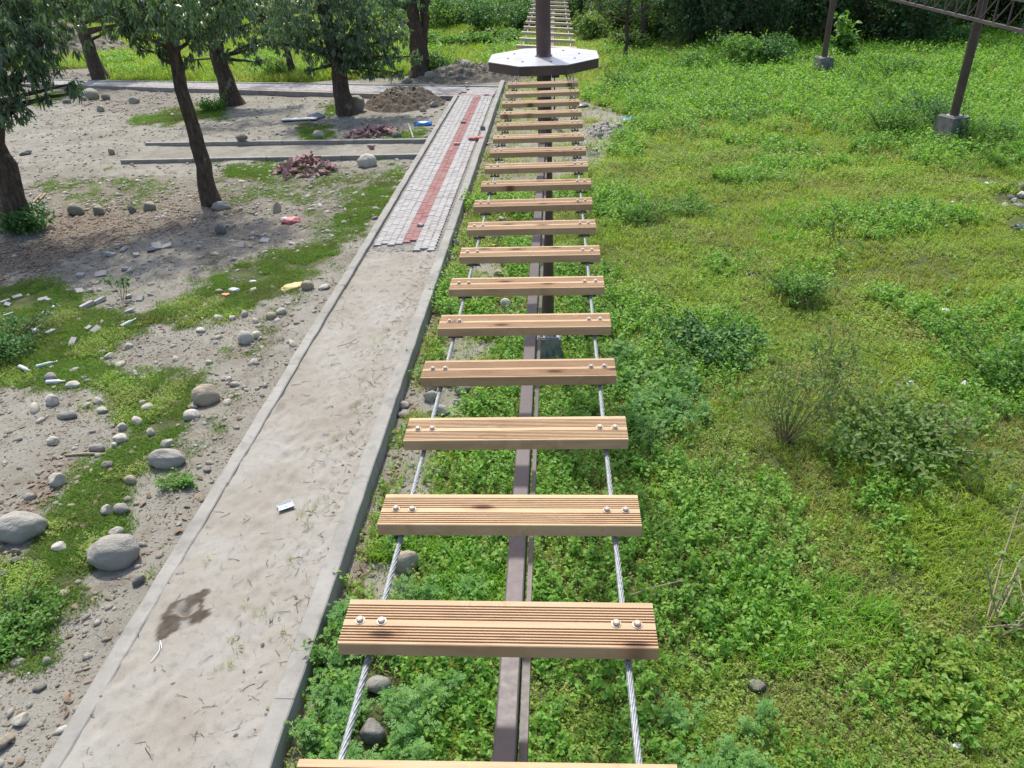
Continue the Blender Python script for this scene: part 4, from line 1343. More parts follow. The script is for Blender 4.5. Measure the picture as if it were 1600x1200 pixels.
def build_litter():
    r = np.random.default_rng(9)
    P = field_points(170000, 2.2, 40, .9, pxr=(-250, 800), seed=30, xlim=(-40, -1))
    off = (P[:, 0] < PX0 - .05) & ~on_cross(P[:, 0], P[:, 1], .1) & ~on_strip(P[:, 0], P[:, 1], .1)
    rightside = P[:, 0] > PX1 + .05
    rub = zone(P, RUBBLE, 14, 8)
    bare = zone(P, BARE_R, 10, 4) & rightside
    turf = turf_mask(P)
    u = r.random(len(P))
    keep = (off & (P[:, 1] < 37) & (rub & ~turf & (u < .6) | ~turf & (u < .15) | turf & (u < .03))) | (bare & (u < .35))
    P1 = P[keep].copy(); P1[:, 2] += .004
    big = r.random(len(P1)) ** 7
    scatter('gravel', 'loose gravel and pebbles strewn over the sandy ground', [pebble_tpl(k) for k in range(7)], P1, (.014 + .11 * big) * (1 + .012 * P1[:, 1]), M['pebble'], rot=np.stack([r.normal(0, .3, len(P1)), r.normal(0, .3, len(P1)), r.uniform(0, 6.3, len(P1))], -1), seed=31)
    P2 = P[off & (P[:, 1] < 37) & ~on_path(P[:, 0], P[:, 1], .1) & ((rub | zone(P, SPARSE[:2], 20, 2)) & (u > .972) | (u > .9965))].copy(); P2[:, 2] += .012
    scatter('loose_stones', 'pale loose stones strewn over the worn ground', [pebble_tpl(20 + k) for k in range(7)], P2, .06 + .17 * r.random(len(P2)) ** 2.2, M['palestones'], rot=np.stack([r.normal(0, .3, len(P2)), r.normal(0, .3, len(P2)), r.uniform(0, 6.3, len(P2))], -1), seed=36, smooth=False)
    lit = soft(P, LITTER, 12, 7) > r.random(len(P)) * .9 + .05
    keep = (off & lit & ~turf & (u < .55)) | (rightside & lit & (u < .5)) | (off & ~turf & (u > .965)) | (off & turf & (u > .98))
    P1 = P[keep].copy(); P1[:, 2] += .006
    dl = [deadleaf_tpl(k) for k in range(6)]
    scatter('dead_leaves', 'dry brown fallen leaves under the trees and along the kerb', dl, P1, r.uniform(.05, .13, len(P1)), M['deadleaf'], seed=32)
    # fine grit and straw close to the viewer
    P = field_points(150000, 2.2, 16, .55, pxr=(-250, 760), seed=37, xlim=(-40, PX0 - .03))
    tz = turf_mask(P); v = r.random(len(P)); nz = fbm(P[:, 0] * 1.1, P[:, 1] * 1.1, 95)
    P1 = P[~tz & (v < .5 * (nz - .22).clip(0, 1) * 1.6)].copy(); P1[:, 2] += .002
    scatter('fine_gravel', 'fine grit on the bare ground beside the left kerb', [pebble_tpl(40 + k) for k in range(5)], P1, .010 + .028 * r.random(len(P1)) ** 3, M['pebble'], rot=np.stack([r.normal(0, .3, len(P1)), r.normal(0, .3, len(P1)), r.uniform(0, 6.3, len(P1))], -1), seed=38)
    P1 = P[(~tz & (v > .86) & (nz > .42)) | (tz & (v > .975))].copy(); P1[:, 2] += .004
    scatter('straw', 'bits of straw and dry leaf on the bare ground beside the left kerb', [deadleaf_tpl(60 + k) for k in range(5)] + [twig_tpl(60 + k) for k in range(4)], P1, .02 + .05 * r.random(len(P1)) ** 2, M['deadleaf'], seed=39)
    # bits on the sand bed
    n = 4600
    x = r.uniform(PX0 + .15, PX1 - .15, n); x = np.where(r.random(n) < .55, PX1 - .2 - np.abs(r.normal(0, .4, n)), x)
    x = np.clip(x, PX0 + .1, PX1 - .12)
    y = 1.8 + (PAVE_Y0 - 1.8) * r.random(n) ** .72
    z = np.interp(y, [0, 6, 9, PAVE_Y0], [KT - .008, KT - .014, KT - .032, KT - .075])
    P1 = np.stack([x, y, z], -1)
    scatter('twigs', 'dark twigs and bits of dry leaf lying on the pale sand', [twig_tpl(k) for k in range(6)], P1, .012 + .14 * r.random(n) ** 8, M['twig'], rot=np.stack([r.normal(0, .05, n), r.normal(0, .05, n), r.uniform(0, 6.3, n)], -1), seed=33)
    n = 500
    x = np.clip(np.where(r.random(n) < .6, PX1 - .2 - np.abs(r.normal(0, .35, n)), r.uniform(PX0 + .15, PX1 - .15, n)), PX0 + .1, PX1 - .1); y = r.uniform(2, PATH_Y1, n)
    z = np.interp(y, [0, 6, 9, PAVE_Y0], [KT - .006, KT - .010, KT - .028, KT - .07]); z = np.where(y > PAVE_Y0 + .4, KT - .03, z)
    P1 = np.stack([x, y, z], -1)
    scatter('dead_leaves', 'dry curled leaves lying on the footpath', dl, P1, r.uniform(.025, .06, n), M['deadleaf'], seed=34)
    # little grass sprouts in the sand
    c = [(470, 800), (490, 795), (510, 790), (595, 540), (600, 535), (400, 960), (375, 1010), (350, 1045), (480, 820), (440, 1000), (560, 640), (520, 700), (330, 880), (460, 870)]
    P1 = np.array([gp(a + r.normal(0, 12), b + r.normal(0, 8), KT - .015) for a, b in c for _ in range(4)])
    scatter('sprouts', 'sparse grass sprouts coming through the sand', [grass_tpl(140 + k, 7, (.04, .12), .0028, .04, (.8, 1.9)) for k in range(4)], P1, r.uniform(.5, 1.1, len(P1)), M['grass'], seed=35)


build_litter()


# ------------------------------------------------------------------ trees
def tree(name, label, base_px, r0, blobs, lean=(0, 0), h=5.5, forks=2, leaf=.185, n_leaf=10, dens=155, mat='mango', group='mango trees on the sandy ground', seed=1, top=True, second=None, topr=1.0, fork=.92):
    rr = np.random.default_rng(seed); rd = random.Random(seed)
    x, y, z = gpt(*base_px)
    t = thing(name, label, 'tree', (x, y, z - .05), 0, group)
    mb = MB()
    def limb(a, b, ra, rb, wob=.08, n=7):
        a, b = Vector(a), Vector(b); pts = []; L = (b - a).length
        for k_ in range(n + 1):
            s = k_ / n
            p = a.lerp(b, s) + Vector((rd.uniform(-1, 1), rd.uniform(-1, 1), 0)) * wob * L * .25 * sin(pi * s)
            pts.append(p)
        rads = [ra + (rb - ra) * (k_ / n) for k_ in range(n + 1)]
        return pts, rads
    fz = h * fork
    top_p = (lean[0] * fz, lean[1] * fz, fz)
    pts, rads = limb((0, 0, 0), top_p, r0, r0 * .62, .10, 9)
    rads[0] = r0 * 1.55; rads[1] = r0 * 1.12
    mb.tube(pts, rads, 14)
    if second:
        p2, r2 = limb((second[0], second[1], 0), (second[2], second[3], fz), r0 * .7, r0 * .45, .10, 8); r2[0] = r0 * 1.1; mb.tube(p2, r2, 12)
    tr = mb.build('trunk', M['bark'], t)
    tx = bpy.data.textures.get('bark_clouds') or bpy.data.textures.new('bark_clouds', 'CLOUDS'); tx.noise_scale = .35
    sb = tr.modifiers.new('s', 'SUBSURF'); sb.levels = 1; sb.render_levels = 1
    dp = tr.modifiers.new('d', 'DISPLACE'); dp.texture = tx; dp.strength = r0 * .5; dp.mid_level = .5; dp.texture_coords = 'LOCAL'
    # branches and whorls of leaves in each mass of the crown
    bb = MB(); C = []
    bl = []
    for (px, py, dy, rad) in blobs:
        bx, by, bz = at_y(px, py, y + dy)
        bl.append((bx - x, by - y, bz - z, rad))
    if top:
        for k_ in range(5):
            a = 2 * pi * k_ / 5 + rd.random()
            bl.append((lean[0] * h + 1.5 * cos(a), lean[1] * h + 1.5 * sin(a), h + rd.uniform(-.4, .8), topr))
    for (bx, by, bz, rad) in bl:
        s0 = min(fz, max(1.9, bz - .35 - .3 * rad)); s = s0 / fz
        st = Vector((top_p[0] * s, top_p[1] * s, s0))
        p_, r_ = limb(st, (bx, by, bz), r0 * .30, .02, .3, 6)
        bb.tube(p_, r_, 7)
        nw = int(dens * rad ** 1.9)
        d = rr.normal(0, 1, (nw, 3)); d /= np.linalg.norm(d, axis=1)[:, None]
        q = rad * (rr.random(nw) ** .42)[:, None] * d * [1, 1, .8]
        lump = fbm(d[:, 0] * 2 + bx, d[:, 2] * 2 + by + d[:, 1], seed + 3) * 1.1 + .45
        q *= lump[:, None]
        c = q + [bx, by, bz]
        C.append(c)
        for k_ in range(0, nw, max(1, nw // 14)):
            p_, r_ = limb((bx, by, bz), c[k_], .022, .006, .3, 4); bb.tube(p_, r_, 5, False)
    bb.build('branches', M['bark'], t)
    C = np.concatenate(C); n = len(C)
    pos = np.repeat(C, n_leaf, 0) + rr.normal(0, .03, (n * n_leaf, 3))
    az = rr.uniform(0, 6.28, n * n_leaf); pitch = np.clip(rr.normal(.9, .4, n * n_leaf), -.3, 1.5)
    R = rotm(rr.normal(0, .5, n * n_leaf), pitch, az)
    V, T = realise(leaf_lance(.24, .22), pos, R, leaf * rr.uniform(.6, 1.15, n * n_leaf))
    link('crown', mesh_np('crown', V, T, None, [M[mat]]), t)
    return t


tree('mango_tree', 'thick double-stemmed mango tree at the photo edge with a shrub round its foot', (32, 356), .27,
     [(10, 40, -.4, 1.1), (62, 70, -.6, .5), (58, 110, -.6, .35), (15, 125, -.5, .5), (-60, 60, 0, 1.6), (108, 128, -.2, .24), (118, 140, -.4, .16), (70, 150, -.3, .22), (30, 165, -.4, .3), (8, 175, -.5, .28)], (.13, .02), 5.2, seed=1, second=(-.55, .5, -.3, .8), topr=1.3)
tree('mango_tree', 'slim straight mango tree behind the two-kerbed side strip crossing its lower trunk', (332, 320), .205,
     [(250, 10, .3, .95), (208, 42, .2, .5), (305, 45, .3, .48), (195, 10, .5, .45), (345, 20, .6, .5), (255, 72, .3, .3), (245, -20, 0, .9), (292, 88, .3, .2), (222, 70, .5, .22)], (-.01, .01), 5.2, seed=2, topr=.9)
tree('mango_tree', 'mango tree with a flared foot on a low earth mound near the cross path', (363, 163), .36,
     [(345, 5, -.3, 1.15), (415, 25, 0, 1.0), (300, 25, 0, .8), (385, 70, -.4, .5), (400, 95, -.2, .3), (440, 60, .2, .6), (310, 62, 0, .5), (330, 50, -.5, .7), (370, 40, -.6, .7), (350, 85, -.5, .35)], (-.04, .0), 5.6, seed=3, dens=130)
tree('mango_tree', 'mango tree with a low drooping crown and a boulder at its foot', (543, 178), .33,
     [(515, 5, -.3, 1.7), (575, 40, -.4, 1.35), (455, 30, 0, 1.15), (600, 85, -.4, .75), (540, 55, -.8, .9), (470, 60, -.5, .7), (615, 55, 0, .6), (560, 95, -.6, .5), (500, 78, -.4, .6), (430, 65, .2, .5), (550, 80, -.5, .6), (620, 112, -.1, .3), (485, 108, -.3, .26), (400, 60, .2, .4), (575, 110, -.3, .3), (645, 85, 0, .35), (535, 100, -.6, .3)], (-.07, 0), 5.5, seed=4, dens=150)
tree('mango_tree', 'fork-trunked tree growing behind the cross path', (657, 118), .40,
     [(640, -25, 0, 1.4), (600, -5, .2, .8), (620, 25, .5, .35), (690, -40, 0, 1.2)], (-.02, 0), 6.0, seed=5, second=(.1, .1, .55, .2), dens=110, fork=.6)
tree('mango_tree', 'leaning tree with a pale bark on the bank behind the gravel', (160, 128), .36,
     [(190, 10, .2, 1.0), (235, 25, .4, .9), (140, -25, 0, 1.4), (175, 45, .5, .45), (270, 20, 0, .9)], (-.09, 0), 6.2, seed=6, dens=110)
tree('mango_tree', 'thin young tree behind the cross path between two mango trees', (458, 119), .17,
     [(450, 20, 0, 1.2), (420, 40, 0, .7), (480, 40, .2, .7)], (-.02, 0), 5.0, seed=7, dens=100)
tree('slender_tree', 'slender bare-stemmed tree beside the ladder bridge by the dark shrubs', (977, 97), .12,
     [(955, 5, 0, .55), (1012, 8, 0, .5), (985, -10, 0, .6), (940, 18, .3, .35), (1000, 22, -.2, .25)], (.02, 0), 5.2, seed=8, fork=.55, dens=55, mat='bushdark', leaf=.12, group=None, topr=1.0)


# ------------------------------------------------------------------ shrubs and forest edge
def shrub(name, label, c, rx, ry, h, mat, leaf, n, seed, group=None, tpl=None, stems=6, cat_='shrub', smat='brownstem', low=.0, lumps=6, stem_r=.012):
    r = np.random.default_rng(seed)
    t = thing(name, label, cat_, (c[0], c[1], c[2] - .03), 0, group)
    # several uneven masses, leaves thickest on their outsides
    L = []
    for k_ in range(lumps):
        a = r.uniform(0, 6.28); d = math.sqrt(r.random()) * .6
        L.append((rx * d * cos(a), ry * d * sin(a), h * r.uniform(.3 + low, .75), r.uniform(.35, .62)))
    idx = r.integers(0, lumps, n)
    L = np.array(L)
    d = r.normal(0, 1, (n, 3)); d /= np.linalg.norm(d, axis=1)[:, None]
    q = d * (r.random(n) ** .3)[:, None] * L[idx, 3][:, None] * [rx, ry, h * .62] * (.6 + .8 * fbm(d[:, 0] * 3 + idx * 5, d[:, 1] * 3 + d[:, 2] * 3, seed))[:, None]
    P = q + L[idx, :3]
    P[:, 2] = np.where(P[:, 2] < .02, np.abs(P[:, 2]) * .3 + .02, P[:, 2])
    sh_b = MB(); ns = 9 + lumps
    SP = []
    for k_ in range(ns):
        a = r.uniform(0, 6.28); o_ = r.uniform(.75, 1.35); e = np.array([rx * o_ * cos(a), ry * o_ * sin(a), h * r.uniform(.25, 1.15)])
        b_ = e * [.35, .35, .3]; mid_ = (b_ + e) / 2 + [0, 0, h * .12]
        tt = np.linspace(.1, 1, 16)[:, None]
        q_ = (1 - tt) ** 2 * b_ + 2 * tt * (1 - tt) * mid_ + tt ** 2 * e
        SP.append(np.repeat(q_, 2, 0) + r.normal(0, leaf * .5, (32, 3)))
        sh_b.tube([b_, mid_ * .5 + (b_ + e) * .25, e], [stem_r, stem_r * .7, stem_r * .3], 4, False)
    SP = np.concatenate(SP); SP[:, 2] = np.maximum(SP[:, 2], .02)
    P = np.concatenate([P[: int(n * .8)], SP]); n = len(P)
    if stems: sh_b.build('shoots', M[smat], t)
    R = rotm(r.normal(0, .5, n), r.normal(.2, .5, n), r.uniform(0, 6.28, n))
    V, T = realise(tpl or leaf_simple(.6), P, R, leaf * r.uniform(.5, 1.2, n))
    link('foliage', mesh_np('foliage', V, T, None, [M[mat]]), t)
    if stems:
        mb = MB()
        for k_ in range(stems):
            l = L[k_ % lumps]
            mb.tube([(r.normal(0, .08 * rx), r.normal(0, .08 * ry), 0), (l[0] * .5, l[1] * .5, l[2] * .5), (l[0], l[1], l[2] * 1.1)], [stem_r * 1.3, stem_r, stem_r * .5], 5, False)
        mb.build('stems', M[smat], t)
    return t


def dry_plant(label, px, py, h, spread, nst, seed, leaves=60, mat='olivebush', smat='brownstem', lf=.05, name='dry_weed', sr=.006, lean=(0, 0)):
    r = np.random.default_rng(seed); c = gpt(px, py)
    t = thing(name, label, 'plant', c)
    mb = MB(); LP = []
    for k_ in range(nst):
        a = r.uniform(0, 6.28); d = r.random() ** .5 * spread
        tip = np.array([d * cos(a) + lean[0] * h, d * sin(a) + lean[1] * h, h * r.uniform(.55, 1)])
        b = np.array([r.normal(0, .06), r.normal(0, .06), 0])
        md = (b + tip) * .5 + r.normal(0, .05 * h, 3) * [1, 1, 0]
        mb.tube([b, md, tip], [sr, sr * .8, sr * .35], 5, False)
        for j in range(3):
            s = r.uniform(.4, .95); p = md + (tip - md) * s; e = p + r.normal(0, .14 * h, 3) * [1, 1, .6] + [0, 0, .08 * h]
            mb.tube([p, e], [sr * .5, sr * .25], 4, False); LP += [e, (p + e) / 2]
        LP += [tip, md * .4 + tip * .6, md]
    mb.build('stems', M[smat], t)
    if leaves:
        LP = np.array(LP); P = LP[r.integers(0, len(LP), leaves)] + r.normal(0, .02, (leaves, 3))
        V, T = realise(leaf_ovate(.55), P, rotm(r.normal(0, .6, leaves), r.normal(.3, .6, leaves), r.uniform(0, 6.3, leaves)), lf * r.uniform(.5, 1.2, leaves))
        link('foliage', mesh_np('foliage', V, T, None, [M[mat]]), t)
    return t


def sh(label, px, py, rx, h, mat, leaf, n, seed, **k):
    shrub(k.pop('name', 'shrub'), label, gpt(px, py), rx, k.pop('ry', rx), h, mat, leaf, n, seed, **k)


OV = leaf_ovate(.6)
sh('large leafy shrub in the middle of the field beside brown dry stalks', 1395, 695, .95, .62, 'olivebush', .08, 2100, 1, tpl=OV, smat='weedstem', lumps=11)
dry_plant('tangle of thin brown stalks left of the large leafy shrub', 1225, 690, 1.1, .62, 40, 2, 1500, 'olivebush', 'weedstem', .05)
dry_plant('upright dark brown weed standing between stalks and leafy shrub', 1290, 640, 1.25, .35, 18, 3, 760, 'olivebush', 'weedstem', .055)
sh('rounded green shrub alone in the middle field above the dark leafy patch', 1245, 470, .50, .62, 'bushleaf', .06, 1500, 4)
sh('dark green leafy patch of weeds right of the bridge cables', 1110, 545, .85, .40, 'bushdark', .085, 1700, 5, tpl=OV)
sh('green shrub at the photo edge behind two white plastic scraps', 1570, 600, .75, .85, 'bushleaf', .07, 2000, 6, tpl=OV)
sh('bushy weed clump right of the bridge above the open grass', 1005, 345, .55, .55, 'bushleaf', .07, 1300, 7)
sh('fluffy grey-green shrub left of the near pole footing', 1390, 215, .95, 1.1, 'bushleaf', .09, 2200, 8)
sh('dark shrub standing close behind the near pole', 1440, 200, 1.1, 1.0, 'bushdark', .09, 1900, 9)
sh('bright green weed clump right of the near pole footing', 1545, 225, 1.1, .8, 'bushleaf', .09, 2100, 10)
sh('green shrub half hiding the near pole footing', 1497, 236, .42, .42, 'bushleaf', .07, 700, 11)
sh('vine-covered mound under the slender tree', 1095, 112, 1.3, 1.0, 'bushleaf', .14, 1700, 12, tpl=OV)
sh('vine-covered mound with a raised shoot', 1150, 105, 1.2, 1.5, 'bushleaf', .15, 1900, 13, tpl=OV)
sh('tall vine-draped mound left of the far pole', 1208, 106, 1.3, 1.5, 'bushdark', .15, 2000, 14, tpl=OV)
sh('low shrub beside the white deck edge in the field', 975, 140, 1.0, .8, 'bushleaf', .10, 1600, 15)
sh('large-leaved sapling growing against the far pole', 1312, 92, .38, 1.7, 'bushleaf', .34, 40, 16, tpl=OV, lumps=4)
sh('spreading shrub on the slope between the two poles', 1400, 120, 1.4, .9, 'bushleaf', .12, 2000, 17)
sh('shrub on the slope below the lattice truss', 1470, 75, 1.6, 1.2, 'bushdark', .14, 1900, 18)
sh('pale green shrub behind the lattice truss', 1390, 68, 1.5, 1.2, 'bushleaf', .14, 1700, 19)
sh('round weed clump left of the small white scraps in the field', 1165, 190, .65, .5, 'bushleaf', .08, 1200, 20)
sh('weed clump in the open grass below the dark footing', 1075, 330, .7, .35, 'bushleaf', .07, 1100, 21)
dry_plant('thin leafless weed standing in the pale grass', 1308, 390, .9, .4, 9, 22, 20, 'olivebush', 'brownstem', .03)
dry_plant('sprawling shrub of long pale stalks at the photo edge', 1560, 985, .95, .95, 11, 23, 240, 'olivebush', 'drystem', .085, 'stalky_shrub', .010, (.5, .25))
sh('yellow-green leafy plant left of the long pale stalks', 1470, 1045, .20, .26, 'limebush', .06, 240, 24, tpl=OV, smat='stem')
sh('yellow-green leafy plant with larger leaves below the orange dead leaf', 1462, 1105, .18, .22, 'limebush', .075, 110, 25, tpl=OV, smat='stem')
# left side
sh('dark leafy shrub round the foot of the double-stemmed mango tree', 48, 362, .62, .75, 'bushdark', .11, 1500, 26)
sh('dense dark green weed bush on the turf at the photo edge', 5, 545, .85, .55, 'bushdark', .07, 2300, 27)
dry_plant('small spindly sapling on the sandy patch', 192, 470, .55, .2, 4, 28, 60, 'bushdark', 'brownstem', .10, 'sapling')
sh('feathery green weed tuft beside the oval grey boulder', 278, 758, .19, .16, 'bushleaf', .05, 300, 29, stems=0, name='weed_tuft')
sh('leafy green weed mass below the dark stones at the photo edge', 20, 985, .55, .28, 'bushleaf', .055, 2000, 30, name='weed_tuft')
sh('feathery weed clump against the right kerb near the first plank', 528, 1035, .20, .36, 'bushleaf', .07, 520, 31, name='weed_clump')
sh('pale weed clump at the foot of the flared mango tree', 335, 172, .55, .6, 'bushleaf', .1, 800, 32)
sh('low shrub at the foot of the fork-trunked tree', 690, 118, .95, 1.1, 'bushdark', .13, 1000, 33)
sh('light shrub by the thin young tree', 437, 122, .8, 1.0, 'bushleaf', .12, 800, 34)

FG = 'shrubs along the forest edge'
fr = random.Random(4)
lab = {'m': 'mid green shrub in the thicket behind the cross path and the deck', 'd': 'dark shaded shrub in the forest edge behind the far pole', 'g': 'grey-green shrub in the thicket between slender tree and ladder bridge'}
thick = []
for k_, px in enumerate(range(585, 880, 26)): thick.append((px + fr.uniform(-9, 9), 42 + fr.uniform(-16, 14) - (14 if px < 660 else 0), fr.uniform(1.7, 2.5), fr.uniform(1.7, 2.9), 'bushleaf' if fr.random() < .6 else 'bushdark', 2300, 'm'))
for px in range(560, 900, 36): thick.append((px + fr.uniform(-9, 9), 6 + fr.uniform(-8, 8), fr.uniform(2.8, 3.8), fr.uniform(3.6, 5.2), 'bushdark' if fr.random() < .5 else 'bushleaf', 3000, 'm'))
for px in (672, 700, 735, 762, 775, 800, 655): thick.append((px + fr.uniform(-6, 6), 74 + fr.uniform(-8, 10), fr.uniform(.8, 1.3), fr.uniform(.6, 1.0), 'bushleaf', 800, 'w'))
thick += [(930, 62, 1.7, 1.7, 'olivebush', 1900, 'g'), (960, 50, 1.9, 2.3, 'olivebush', 2200, 'g'), (1020, 64, 1.7, 1.8, 'olivebush', 2000, 'g'), (1055, 58, 1.9, 2.5, 'bushdark', 2200, 'g'), (905, 45, 2.0, 2.8, 'bushdark', 2200, 'g'), (1000, 38, 2.4, 3.4, 'forest', 2800, 'g'), (940, 30, 2.6, 3.6, 'forest', 2800, 'g'), (1045, 35, 2.4, 3.6, 'forest', 2800, 'g'), (985, 74, 1.1, .9, 'olivebush', 900, 'g')]
lab['w'] = 'low light green scrub in the meadow in front of the thicket'
for (px, py, rx, h, mat, n, k_) in thick:
    where = 'behind the drooping mango tree' if px < 640 else 'behind the fork-trunked tree' if px < 690 else 'right of the fork-trunked tree' if px < 745 else 'left of the white deck' if px < 800 else 'behind the rungs of the ladder bridge'
    lb = lab[k_] if k_ in 'gw' else ('tall shrub of the back thicket ' if py < 22 else 'mid green shrub in the front of the thicket ') + where
    sh(lb, px, py, rx, h, mat, .21, n, int(px + py), group=FG, stem_r=.03)
thick2 = [(60, 40), (105, 32), (150, 38), (200, 30), (20, 45)]
for px, py in thick2:
    sh('bush on top of the eroded earth bank behind the trees', px, py, 2.3, 2.8, 'bushdark', .24, 2200, px + 7, group=FG, stem_r=.03)
for px in range(1078, 1440, 40):
    sh(lab['d'], px + fr.uniform(-12, 12), 72 + fr.uniform(-6, 4), 1.9, 3.4 + fr.random(), 'forest', .20, 2500, px, group=FG, stem_r=.04)
for px in range(1080, 1760, 44):
    sh('dark undergrowth between the forest trunks', px + fr.uniform(-12, 12), 44 + fr.uniform(-8, 6), 2.6, 3.4 + fr.random(), 'forest', .26, 2300, px + 1, group=FG, stem_r=.04)


def forest_tree(label, x, y, h, r, seed, mat='forest', n=3600):
    rr = np.random.default_rng(seed); rd = random.Random(seed)
    t = thing('forest_tree', label, 'tree', (x, y, 0), 0, 'forest trees behind the thicket')
    mb = MB(); pts = [(0, 0, 0), (rd.uniform(-.2, .2), .1, h * .3), (rd.uniform(-.3, .3), 0, h * .8)]
    mb.tube(pts, [.24, .17, .06], 8)
    for k_ in range(6):
        a = rd.uniform(0, 6.28); z = h * rd.uniform(.25, .6)
        mb.tube([(0, 0, z), (r * .4 * cos(a), r * .4 * sin(a), z + h * .12), (r * .75 * cos(a), r * .75 * sin(a), z + h * .18)], [.08, .05, .02], 6)
    mb.build('trunk', M['bark'], t)
    L = np.array([(r * .7 * math.sqrt(rd.random()) * cos(a), r * .7 * math.sqrt(rd.random()) * sin(a), h * rd.uniform(.10, .92), r * rd.uniform(.4, .65)) for a in [rd.uniform(0, 6.28) for _ in range(12)]])
    idx = rr.integers(0, 12, n); d = rr.normal(0, 1, (n, 3)); d /= np.linalg.norm(d, axis=1)[:, None]
    P = L[idx, :3] + d * (rr.random(n) ** .3)[:, None] * L[idx, 3][:, None] * [1, 1, .8]
    V, T = realise(leaf_simple(.6), P, rotm(rr.normal(0, .5, n), rr.normal(.3, .5, n), rr.uniform(0, 6.28, n)), .30 * rr.uniform(.5, 1.2, n))
    link('crown', mesh_np('crown', V, T, None, [M[mat]]), t)


fx = random.Random(8)
for k_ in range(13):
    x = 5.5 + k_ * 2.6; forest_tree('tall dark tree of the shaded forest edge behind the far pole', x + fx.uniform(-.6, .6), 46.5 + fx.uniform(-1, 1.5) - max(0, x - 22) * .25, fx.uniform(8, 11), fx.uniform(2.6, 3.4), 100 + k_)
for k_ in range(10):
    x = 4 + k_ * 4.2; forest_tree('tall tree in the second row of the forest', x + fx.uniform(-1, 1), 53 + fx.uniform(-1, 2), fx.uniform(10, 13), fx.uniform(3.2, 4.2), 130 + k_, n=3000)
for k_ in range(18):
    x = -62 + k_ * 3.9; forest_tree('tree of the far wood behind the light green meadow', x + fx.uniform(-1, 1), 84 + fx.uniform(-3, 5), fx.uniform(8, 12), fx.uniform(3.2, 4.4), 160 + k_, 'bushdark' if k_ % 2 else 'forest', n=2400)
for (px, py, h) in ((905, 48, 7.5), (1130, 68, 8)):
    x, y, _ = gp(px, py); forest_tree('dark straight trunk at the thicket edge beside the ladder bridge' if px < 1000 else 'dark tree leaning out of the shaded forest edge', x, y, h, 2.2, px, n=1800)


# ------------------------------------------------------------------ stones
def ico(sub):
    import bmesh
    bm = bmesh.new(); bmesh.ops.create_icosphere(bm, subdivisions=sub, radius=1)
    V = np.array([v.co[:] for v in bm.verts]); T = np.array([[v.index for v in f.verts] for f in bm.faces]); bm.free(); return V, T


ICO3, ICO4 = ico(3), ico(4)
def rock_mesh(seed, mat, ang=.35, big=False, flat=1.0):
    V, T = ICO4 if big else ICO3
    r = np.random.default_rng(seed); V = V.copy()
    # facets: cut the ball with random planes, then roughen
    for _ in range(int(4 + ang * 16)):
        nn = r.normal(0, 1, 3); nn /= np.linalg.norm(nn); k_ = r.uniform(1 - ang, .97)
        d = V @ nn; V -= np.maximum(d - k_, 0)[:, None] * nn * .92
    o = r.uniform(0, 50)
    nz = fbm(V[:, 0] * 1.6 + o, V[:, 1] * 1.6 + V[:, 2] * 1.3, seed) - .5
    nz2 = fbm(V[:, 0] * 5 + o, V[:, 1] * 5 - V[:, 2] * 4, seed + 9) - .5
    V *= (1 + .28 * nz + .07 * nz2)[:, None]
    V[:, 2] *= flat
    return mesh_np('rock', V, T, None, [M[mat]], True)


_rk = {}
def rock(label, px, py, wpx, asp, mat, rz=0.0, ang=.25, group=None, name='rock', cat_='rock', elong=.72, big=False, z=None, sink=.3, seed=None):
    seed = seed or int(px * 7 + py * 13)
    x, y, z0_ = gpt(px, py) if z is None else gp(px, py, z)
    w = wpx / (F_PX / float((np.array([x, y, z0_ - CAM_Z])) @ FW))
    key = (mat, seed % 5, round(ang, 1), big)
    if key not in _rk: _rk[key] = rock_mesh(seed % 5 + int(ang * 40) * 7 + len(mat) * 31, mat, ang, big)
    hz = w * asp * .62
    o = link(name, _rk[key], None, (x, y + w * elong * .35, z0_ + hz * (1 - sink) * .8), (random.Random(seed).uniform(-.15, .15), random.Random(seed + 1).uniform(-.15, .15), rz), (w * .5, w * .5 * elong, hz))
    return tag(o, label, cat_, group)


R_ = rock
R_('largest rounded grey boulder beside the left kerb above the wet patch', 174, 890, 78, .62, 'greyrock', .25, .15, name='boulder', cat_='boulder', big=True)
R_('pale tan boulder tucked behind the largest grey boulder', 158, 872, 46, .5, 'tanrock', .5, .2, name='boulder', cat_='boulder')
R_('long smooth grey boulder between grey sand and turf at the photo edge', 24, 848, 78, .55, 'greyrock', .35, .15, name='boulder', cat_='boulder', big=True, elong=.6)
R_('smooth oval grey boulder between the turf strip and the left kerb', 258, 733, 54, .55, 'greyrock', .1, .1, name='boulder', cat_='boulder', big=True, elong=.6)
R_('tan egg-shaped boulder on the turf edge beside the left kerb', 320, 634, 41, .8, 'tanrock', .35, .1, name='boulder', cat_='boulder', big=True)
R_('bigger of two pale round stones touching each other beside the left kerb', 383, 538, 25, .85, 'whiterock', 0, .15)
R_('smaller of two pale round stones touching each other beside the left kerb', 400, 530, 18, .7, 'whiterock', 0, .2)
R_('angular pale stone just below the tan egg-shaped boulder', 298, 657, 27, .6, 'whiterock', .1, .45)
R_('angular light grey rock at the edge of the grey sand beside fallen leaves', 87, 762, 31, .75, 'whiterock', .2, .5)
R_('light grey stone lying against a pale wedge near the lower turf', 189, 804, 27, .6, 'greyrock', .1, .3)
R_('pale wedge-shaped stone leaning on a light grey stone', 166, 806, 20, .9, 'whiterock', .6, .5)
R_('pale stone right above the largest grey boulder', 181, 840, 22, .75, 'whiterock', .3, .4)
R_('tan oblong stone left of the green weed tuft', 203, 757, 21, .65, 'tanrock', -.3, .2)
